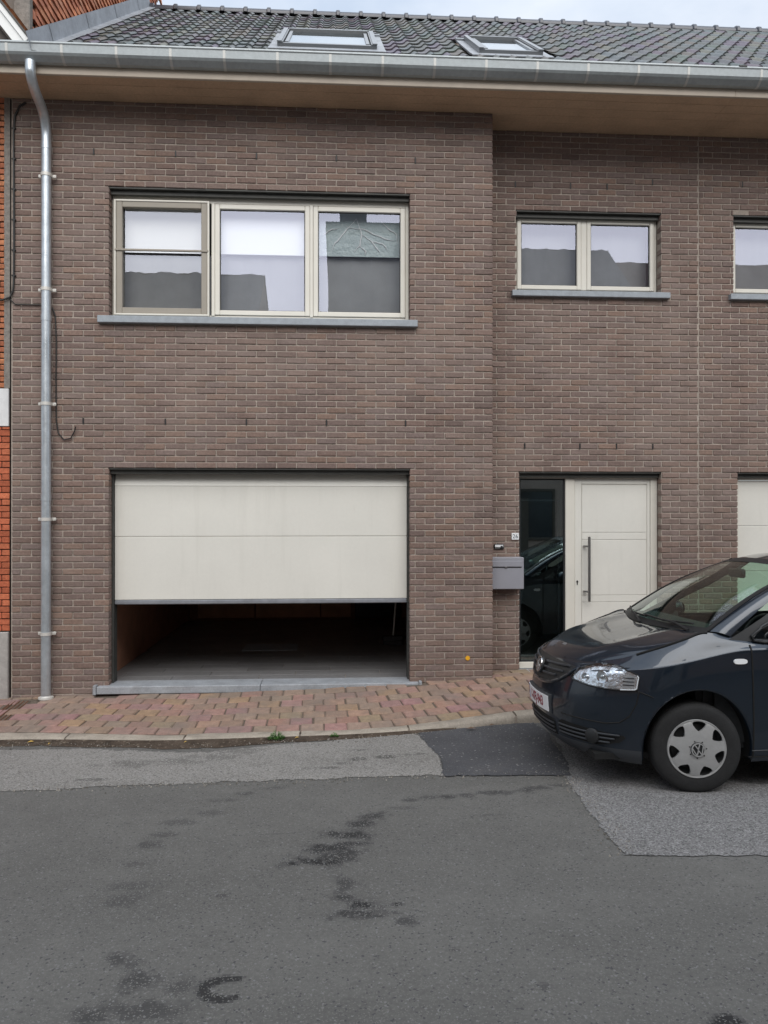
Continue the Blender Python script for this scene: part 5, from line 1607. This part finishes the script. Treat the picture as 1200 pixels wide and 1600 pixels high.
def fline(pts, off, r, name, mat, parent, d=FD, to3=front, n=6, sub=6):
    P = []
    for a, b in zip(pts[:-1], pts[1:]):
        for k in range(sub): P.append((lerp(a[0], b[0], k / sub), lerp(a[1], b[1], k / sub)))
    P.append(pts[-1])
    Q = [on_shell(to3(*p), d, off) for p in P]; Q = [x for x in Q if x is not None]
    q = MB(); q.tube(Q, r, n); return q.build(name, mat, parent, smooth=60)
# grille with slats and badge
gp = [(-.455, .748), (-.41, .705), (-.34, .662), (-.24, .628), (-.12, .609), (0, .603), (.12, .609), (.24, .628), (.34, .662), (.41, .705), (.455, .748), (.30, .764), (.12, .770), (-.12, .770), (-.30, .764)]
gp = [(y_, z_ + .024) for y_, z_ in gp]
gr = conform(gp, front, FD, .004, 'grille', M['carblack'], car)
for z, w in ((.762, .40), (.724, .36), (.686, .29)):
    for s in (-1, 1): fline([(s * .07, z - .006), (s * w * .6, z), (s * w, z + .008)], .014, .0085, 'grille_slat', M['lip'], gr)
fline([(y_, z_ + .024) for y_, z_ in [(-.47, .755), (-.42, .70), (-.345, .652), (-.24, .616), (-.12, .596), (0, .590), (.12, .596), (.24, .616), (.345, .652), (.42, .70), (.47, .755)]], .004, .012, 'grille_surround', M['paint'], car, sub=5)
# round emblem with its letters
bc = on_shell(front(0, .717), FD, .030)
bn = Vector((-1, 0, .22)).normalized(); bu = Vector((.22, 0, 1)).normalized(); br = Vector((0, -1, 0))
def emblem(c, u, r_, n, R, parent, matring, matback, name='badge'):
    q = MB()
    q.lathe([(0, -.012), (R * 1.08, -.012), (R * 1.08, -.002), (R, .004), (0, .004)], 36, lambda a, b, h: tuple(c + r_ * a + u * b + n * h))
    o = q.build(name, matback, parent, smooth=40)
    q = MB()
    q.lathe([(R * .86, .004), (R * .86, .010), (R, .010), (R, .004)], 40, lambda a, b, h: tuple(c + r_ * a + u * b + n * h))
    def stroke(a, b, w):
        a, b = Vector(a), Vector(b); d = (b - a).normalized(); s = Vector((-d.y, d.x)) * w / 2
        P = [a - s, b - s, b + s, a + s]
        vs = [c + r_ * (p.x * R) + u * (p.y * R) + n * h for h in (.004, .010) for p in P]
        q.add(vs, [(0, 1, 2, 3), (4, 5, 6, 7), (0, 1, 5, 4), (1, 2, 6, 5), (2, 3, 7, 6), (3, 0, 4, 7)])
    w = .15
    stroke((-.36, .80), (0, .08), w); stroke((.36, .80), (0, .08), w)                       # upper letter
    stroke((-.80, .40), (-.36, -.80), w); stroke((-.36, -.80), (0, -.04), w); stroke((0, -.04), (.36, -.80), w); stroke((.36, -.80), (.80, .40), w)
    q.build('emblem', matring, o)
    return o
emblem(bc, bu, br, bn, .060, car, M['chrome'], M['carblack'])
# number plate
pc = on_shell(front(0, .485), FD, .012); 
pl = empty('number_plate', car, (pc.x, 0, .485), (0, -.06, 0))
def curved_plate(mb, y0, y1, z0, z1, h0, h1, n=24):
    def P(y, z, h): return (h + .32 * y * y, y, z)
    mb.grid(lambda i, j: P(lerp(y0, y1, i / n), (z0, z1)[j], h0), n + 1, 2)
    mb.grid(lambda i, j: P(lerp(y0, y1, i / n), (z0, z1)[j], h1), n + 1, 2)
    for z in (z0, z1): mb.grid(lambda i, j: P(lerp(y0, y1, i / n), z, (h0, h1)[j]), n + 1, 2)
    for y in (y0, y1): mb.add([P(y, z0, h0), P(y, z1, h0), P(y, z1, h1), P(y, z0, h1)], [(0, 1, 2, 3)])
q = MB(); curved_plate(q, -.275, .275, -.068, .064, -.004, .02); q.build('plate_holder', M['lip'], pl, smooth=30)
q = MB(); curved_plate(q, -.26, .26, -.055, .055, -.010, -.005); q.build('plate_sheet', M['white'], pl, smooth=30)
q = MB(); curved_plate(q, .214, .2585, -.0535, .0535, -.0115, -.0102); q.build('plate_band', M['blue'], pl, smooth=30)
def bend(o):
    for v in o.data.vertices:
        w = o.matrix_basis @ v.co
        w.x += .32 * w.y * w.y
        v.co = w
    o.matrix_basis = Matrix.Identity(4)
txt = text_mesh('lettering', '1-XFJ-943', .098, M['red'], pl, (-.0112, -.018, .0), (math.pi / 2, 0, -math.pi / 2), .0006, sx=.80, bold=.0022)
bend(txt)
txt = text_mesh('lettering', 'B', .03, M['white'], pl, (-.0122, .237, -.033), (math.pi / 2, 0, -math.pi / 2), .0003); bend(txt)
q = MB()
for k in range(12):
    a = k * math.pi / 6; y, z = .237 + .014 * math.cos(a), .022 + .014 * math.sin(a)
    q.add([(-.0123 + .32 * y * y, y - .003, z - .002), (-.0123 + .32 * y * y, y + .003, z - .002), (-.0123 + .32 * y * y, y, z + .004)], [(0, 1, 2)])
q.build('star_ring', M['yellow'], pl, fix=False)
# lower grilles and fog lamps
lo = conform([(-.30, .278), (.30, .278), (.30, .375), (.285, .392), (-.285, .392), (-.30, .375)], front, FD, .003, 'lower_grille', M['gap'], car)
for z in (.303, .332, .361): fline([(-.295, z), (0, z), (.295, z)], .010, .0065, 'grille_slat', M['lip'], lo)
DG = Vector((.75, .66, 0)).normalized()
for s in (-1, 1):
    D = Vector((DG.x, -DG.y * s * -1 if False else DG.y * (1 if s < 0 else -1), 0)).normalized()
    E_ = Vector((.66, -.75 if s < 0 else .75, 0)).normalized()
    to3 = lambda a, z, E_=E_: E_ * a + Vector((0, 0, z))
    si = conform([(.30, .305), (.62, .285), (.76, .318), (.80, .352), (.79, .366), (.50, .395), (.33, .405), (.30, .39)], to3, D, .003, 'side_grille', M['gap'], car)
    for z in (.318, .345, .372): fline([(.305, z + .004), (.52, z - .004), (.70 + (z - .318) * 1.2, z - .004)], .009, .0062, 'grille_slat', M['lip'], si, D, to3)
    fc = on_shell(to3(.585, .343), D, .0)
    q = MB(); fn = -D
    ax = Vector((0, 0, 1)); ay = fn.cross(ax)
    q.lathe([(0, .010), (.042, .010), (.050, .004), (.052, -.02)], 28, lambda a, b, h: tuple(fc + ay * a + ax * b + fn * (h + .012))); q.build('fog_lamp', M['carblack'], car, smooth=40)
    # headlight
    hp = [(.422, .706), (.432, .728), (.47, .762), (.52, .786), (.58, .803), (.64, .812), (.70, .813), (.77, .803), (.835, .787), (.876, .768), (.884, .756), (.876, .680), (.866, .672), (.78, .666), (.68, .666), (.58, .674), (.50, .686), (.442, .696)]
    hl = conform(hp, to3, D, .004, 'headlight', M['chrome'] if False else M['reflector'], car, cuts=5, thick=.012)
    inner = [(a * .97 + .0195, lerp(.72, z, .90)) for a, z in hp]
    conform(hp, to3, D, .020, 'lens', M['lens'], hl, cuts=5, thick=0)
    fline(hp + [hp[0]], .012, .0055, 'lamp_rim', M['gap'], hl, D, to3, sub=3)
    fline([(a * .985 + .0098, lerp(.72, z, .93)) for a, z in hp[9:14]], .016, .004, 'lamp_edge', M['white'], hl, D, to3, sub=3)
    # bulbs and the striped indicator chamber
    for (a, z, r) in ((.66, .742, .044), (.535, .727, .028)):
        c0 = on_shell(to3(a, z), D, 0)
        q = MB(); q.lathe([(r, .004), (r * .92, .012), (r * .6, .006), (r * .32, .0055), (r * .28, .014), (0, .016)], 24, lambda p, w, h: tuple(c0 + E_ * p + Vector((0, 0, 1)) * w - D * (h + .003))); q.build('lamp_bowl', M['chrome'], hl, smooth=40)
    conform([(.785, .680), (.858, .682), (.866, .758), (.80, .772)], to3, D, .0065, 'indicator', M['amber'], hl, thick=0)
    for z in (.702, .724, .746): fline([(.79, z), (.858, z)], .009, .003, 'indicator_bar', M['gap'], hl, D, to3)
    # bumper seams
    fline([(.885, .655), (.87, .58), (.83, .50), (.77, .455), (.68, .44), (.45, .448), (.33, .452)], .0015, .0042, 'bumper_seam', M['gap'], car, D, to3)
    # flank pieces: indicator repeater, door gap, sill line
    SD = Vector((0, -s, 0)); side = lambda X, z: Vector((X, 0, z))
    sidl = lambda X, z, s=s: Vector((X, 0, z))
    rp_ = [(1.12 + .045 * math.copysign(abs(math.cos(a)) ** .6, math.cos(a)), .855 + .0165 * math.copysign(abs(math.sin(a)) ** .8, math.sin(a))) for a in np.linspace(0, 2 * math.pi, 25)[:-1]]
    ir = conform(rp_, sidl, SD, .009, 'side_indicator', M['white'], car, thick=.012, cuts=2)
    fline([(1.20, .235), (1.20, .5), (1.20, .85), (1.20, .955)], .001, .0058, 'door_gap', M['gap'], car, SD, sidl)
    fline([(2.38, .235), (2.38, .5), (2.38, .85), (2.38, .955)], .001, .0042, 'door_gap', M['gap'], car, SD, sidl)
    fline([(1.17, .232), (1.7, .232), (2.5, .236), (2.9, .24)], .002, .004, 'sill_gap', M['gap'], car, SD, sidl)
    fline([(1.19, .275), (1.7, .275), (2.36, .277)], .004, .0035, 'door_edge', M['lip'], doors[0 if s < 0 else 1], SD, sidl)
    fline([(.55, .628), (.50, .650), (.45, .668)], .001, .0042, 'wing_gap', M['gap'], car, SD, sidl)
    q = MB(); c0 = on_shell(sidl(2.22, .80), SD, .03); q.cbox(c0.x - .09, c0.x + .09, c0.y - .012, c0.y + .012, c0.z - .014, c0.z + .014, .008); q.build('door_handle', M['paint'], doors[0 if s < 0 else 1], smooth=40)
    # mirror
    mr = MB()
    c = side_pt(1.47, .10, s, .12)
    mr.grid(lambda i, j: (c.x + .095 * math.cos(math.pi * j / 10) * (1 if math.cos(math.pi * j / 10) < 0 else .45), c.y + .105 * math.sin(math.pi * j / 10) * math.cos(2 * math.pi * i / 24), c.z + .07 * math.sin(math.pi * j / 10) * math.sin(2 * math.pi * i / 24) + .012), 24, 11, True)
    mo = mr.build('door_mirror', M['paint'], car, smooth=60)
    mr = MB(); mr.grid(lambda i, j: (c.x + .102 * math.cos(math.pi * j / 10) * (1 if math.cos(math.pi * j / 10) < 0 else .42), c.y + .108 * math.sin(math.pi * j / 10) * math.cos(math.pi + math.pi * i / 12), c.z + .002 + .066 * math.sin(math.pi * j / 10) * math.sin(math.pi + math.pi * i / 12)), 13, 11)
    ft = side_pt(1.40, .03, s, .0); mr.tube([ft, ft.lerp(c, .5) + Vector((0, 0, -.03)), c + Vector((.01, 0, -.03))], [.035, .028, .03], 10)
    mr.build('mirror_foot', M['carblack'], mo, smooth=60)
    mr = MB(); mr.lathe([(0, 0), (.062, 0)], 20, lambda a, b, h: (c.x + .044, c.y + a * 1.3, c.z + .008 + b * .85)); mr.build('mirror_glass', M['chrome'], mo, fix=False)
    # arch lip and liner
    for wx, wz in WHEELS:
        q = MB(); ang = [lerp(-.19, math.pi + .19, k / 40) for k in range(41)]
        pts_ = []
        for a in ang:
            X, Z = wx + (AR - .002) * math.cos(a), wz + AR * ARZ * math.sin(a)
            h = on_shell(sidl(X, Z), SD, 0); pts_.append(h if h is not None else Vector((X, .80 * s, Z)))
        q.grid(lambda i, j: tuple(pts_[i] + Vector((0, -s * (.0, .004, .03)[j], 0)) + Vector((wx - pts_[i].x, 0, wz - pts_[i].z)) * (.0, .022, .03)[j]), 41, 3)
        q.build('arch_lip', M['paint'], car, smooth=60)
        q = MB(); q.grid(lambda i, j: tuple(pts_[i] + Vector((0, -s * (.02 + .30 * j / 3), 0)) + Vector((wx - pts_[i].x, 0, wz - pts_[i].z)) * (.02 - .02 * j / 3)), 41, 4)
        q.add([tuple(pts_[i] + Vector((0, -s * .32, 0))) for i in range(41)], [tuple(range(41))])
        q.build('arch_liner', M['gap'], car, smooth=60)
q = MB(); q.box(.2, 3.7, -.66, .66, .20, .24); q.build('underbody', M['gap'], car)

# wheels: tyre with grooves, seven hole trim, emblem -------------------------------------
TRR, TRW, HR = .2915, .178, .193
def wheel(parent, X, Y, side, steer):
    w = empty('wheel', parent, (X, Y, TRR), (0, 0, steer))
    q = MB()
    prof = [(.175, .5), (.185, .53), (.22, .545), (.255, .535), (.276, .50), (.286, .44), (.2905, .36)]
    half = [(r, -h * TRW) for r, h in prof]
    groove = [(.291, -.30), (.2915, -.285), (.283, -.28), (.283, -.25), (.2915, -.245), (.2915, -.10), (.283, -.095), (.283, -.06), (.2915, -.055)]
    pr = half + [(r, h * TRW) for r, h in groove] + [(r, -h * TRW) for r, h in groove[::-1]] + [(r, -h) for r, h in half[::-1]]
    def fl(a, b, h):                     # flattened where it meets the road
        z = b
        if z < -TRR + .006: z = -TRR + .0025
        return (a, h * (1 if side < 0 else -1), z)
    q.lathe(pr, 96, fl)
    q.build('tyre', M['tyre'], w, smooth=35)
    # shoulder blocks
    q = MB()
    for k in range(72):
        a = 2 * math.pi * k / 72
        for sg in (-1, 1):
            P = []
            for da, r, h in ((-.012, .2885, .40), (.012, .2885, .40), (.012, .277, .497), (-.012, .277, .497)):
                P.append(((r + .0008) * math.cos(a + da), sg * h * TRW, (r + .0008) * math.sin(a + da)))
            q.add(P, [(0, 1, 2, 3)])
    q.build('tread_sipes', M['gap'], w, kind='stuff', fix=False)
    yo = -.51 * TRW                         # outer face; -y is outwards
    q = MB(); NS = 7; na, nr = 14, 16
    HIN, HOUT = .60, .925
    rs = [0, .18, .30, .42, .52, HIN, .66, .73, .80, .87, HOUT, .945, .97, 1.0]
    def dome(r): return -.022 * (1 - r ** 2) - (.006 if .35 < r < .9 else .004)
    fr_ = [0, .12, .20, .26, .30, .34, .38, .5, .62, .66, .70, .74, .80, .88, 1.0]
    HL, HRT = .335, .665
    def hw(r):                              # half width of the hole as part of the sector
        t = (r - HIN) / (HOUT - HIN)
        return .13 + .16 * smooth01(t * 1.5)
    na = 20
    us = [i / na for i in range(na)]
    def ang(si, k, r):
        # sector runs 0..1 with the hole centred at .5; grid lines 7 and 13 follow the hole's edge
        h = hw(max(HIN, min(HOUT, r)))
        if k <= 7: u = lerp(0, .5 - h, k / 7)
        elif k <= 13: u = lerp(.5 - h, .5 + h, (k - 7) / 6)
        else: u = lerp(.5 + h, 1, (k - 13) / 7)
        return (si + u) * 2 * math.pi / NS + .12
    ids = {}
    def vid(si, k, ri):
        if k == 20: si, k = (si + 1) % NS, 0
        key = (si, k, ri) if ri > 0 else 'c'
        if key not in ids:
            r = rs[ri]; a = ang(si, k, r); ids[key] = len(q.v)
            rr = r
            if ri == 5 and 7 <= k <= 13: rr = r + .05 * (abs(k - 10) / 3) ** 2.5
            if ri == 10 and 7 <= k <= 13: rr = r - .035 * (abs(k - 10) / 3) ** 3
            y = dome(rr)
            if ri >= 11: y -= .004 * math.sin(math.pi * (rr - .93) / .08) if rr < 1 else -.004
            q.v.append((rr * HR * math.cos(a), yo + y, rr * HR * math.sin(a)))
        return ids[key]
    for si in range(NS):
        for k in range(20):
            for ri in range(len(rs) - 1):
                if 7 <= k < 13 and 5 <= ri < 10: continue
                f = [vid(si, k, ri), vid(si, k + 1, ri), vid(si, k + 1, ri + 1), vid(si, k, ri + 1)]
                f = list(dict.fromkeys(f))
                q.f.append(f); q.t.append((1, 1, 1)); q.m.append(0)
    me = q.mesh('hubcap', M['hubcap'])
    bm = bmesh.new(); bm.from_mesh(me)
    be = [e for e in bm.edges if e.is_boundary]
    r = bmesh.ops.extrude_edge_only(bm, edges=be)
    for g_ in r['geom']:
        if isinstance(g_, bmesh.types.BMVert):
            rr = math.hypot(g_.co.x, g_.co.z); g_.co.y += .016
            if rr < HR * .985: 
                g_.co.x *= 1 + .0; 
    bmesh.ops.recalc_face_normals(bm, faces=bm.faces)
    bm.to_mesh(me); bm.free()
    me.polygons.foreach_set("use_smooth", [True] * len(me.polygons)); me.set_sharp_from_angle(angle=math.radians(38))
    hc = place(me, 'hubcap', w, (0, 0, 0))
    q = MB(); q.lathe([(0, yo + .03), (.09, yo + .028), (.15, yo + .045), (.178, yo + .02), (.186, yo + .0)], 48, lambda a, b, h: (a, h, b)); q.build('rim', M['carblack'], w, smooth=40)
    c = Vector((0, yo - .030, 0))
    q = MB()
    for k in range(7):
        a = (k + .0) * 2 * math.pi / 7 + .12
        q.prism([(.052 * math.cos(a + d_) * f_, .052 * math.sin(a + d_) * f_) for d_, f_ in ((-.09, 1), (.09, 1), (.0, 1.17))], 'y', yo - .0285, yo - .024)
    q.build('trim_notch', M['gap'], w)
    o = emblem(c + Vector((0, .002, 0)), Vector((-.18, 0, .98)), Vector((.98, 0, .18)), Vector((0, -1, 0)), .044, w, M['hubcap'], M['carblack'], name='centre_badge')
    if side > 0: w.rotation_euler = (0, 0, math.pi + steer)
    return w
YW = .705
for X in (.842, 3.295):
    for s in (-1, 1):
        wheel(car, X, s * YW, -1 if s < 0 else 1, -.12 if X < 1 else 0)
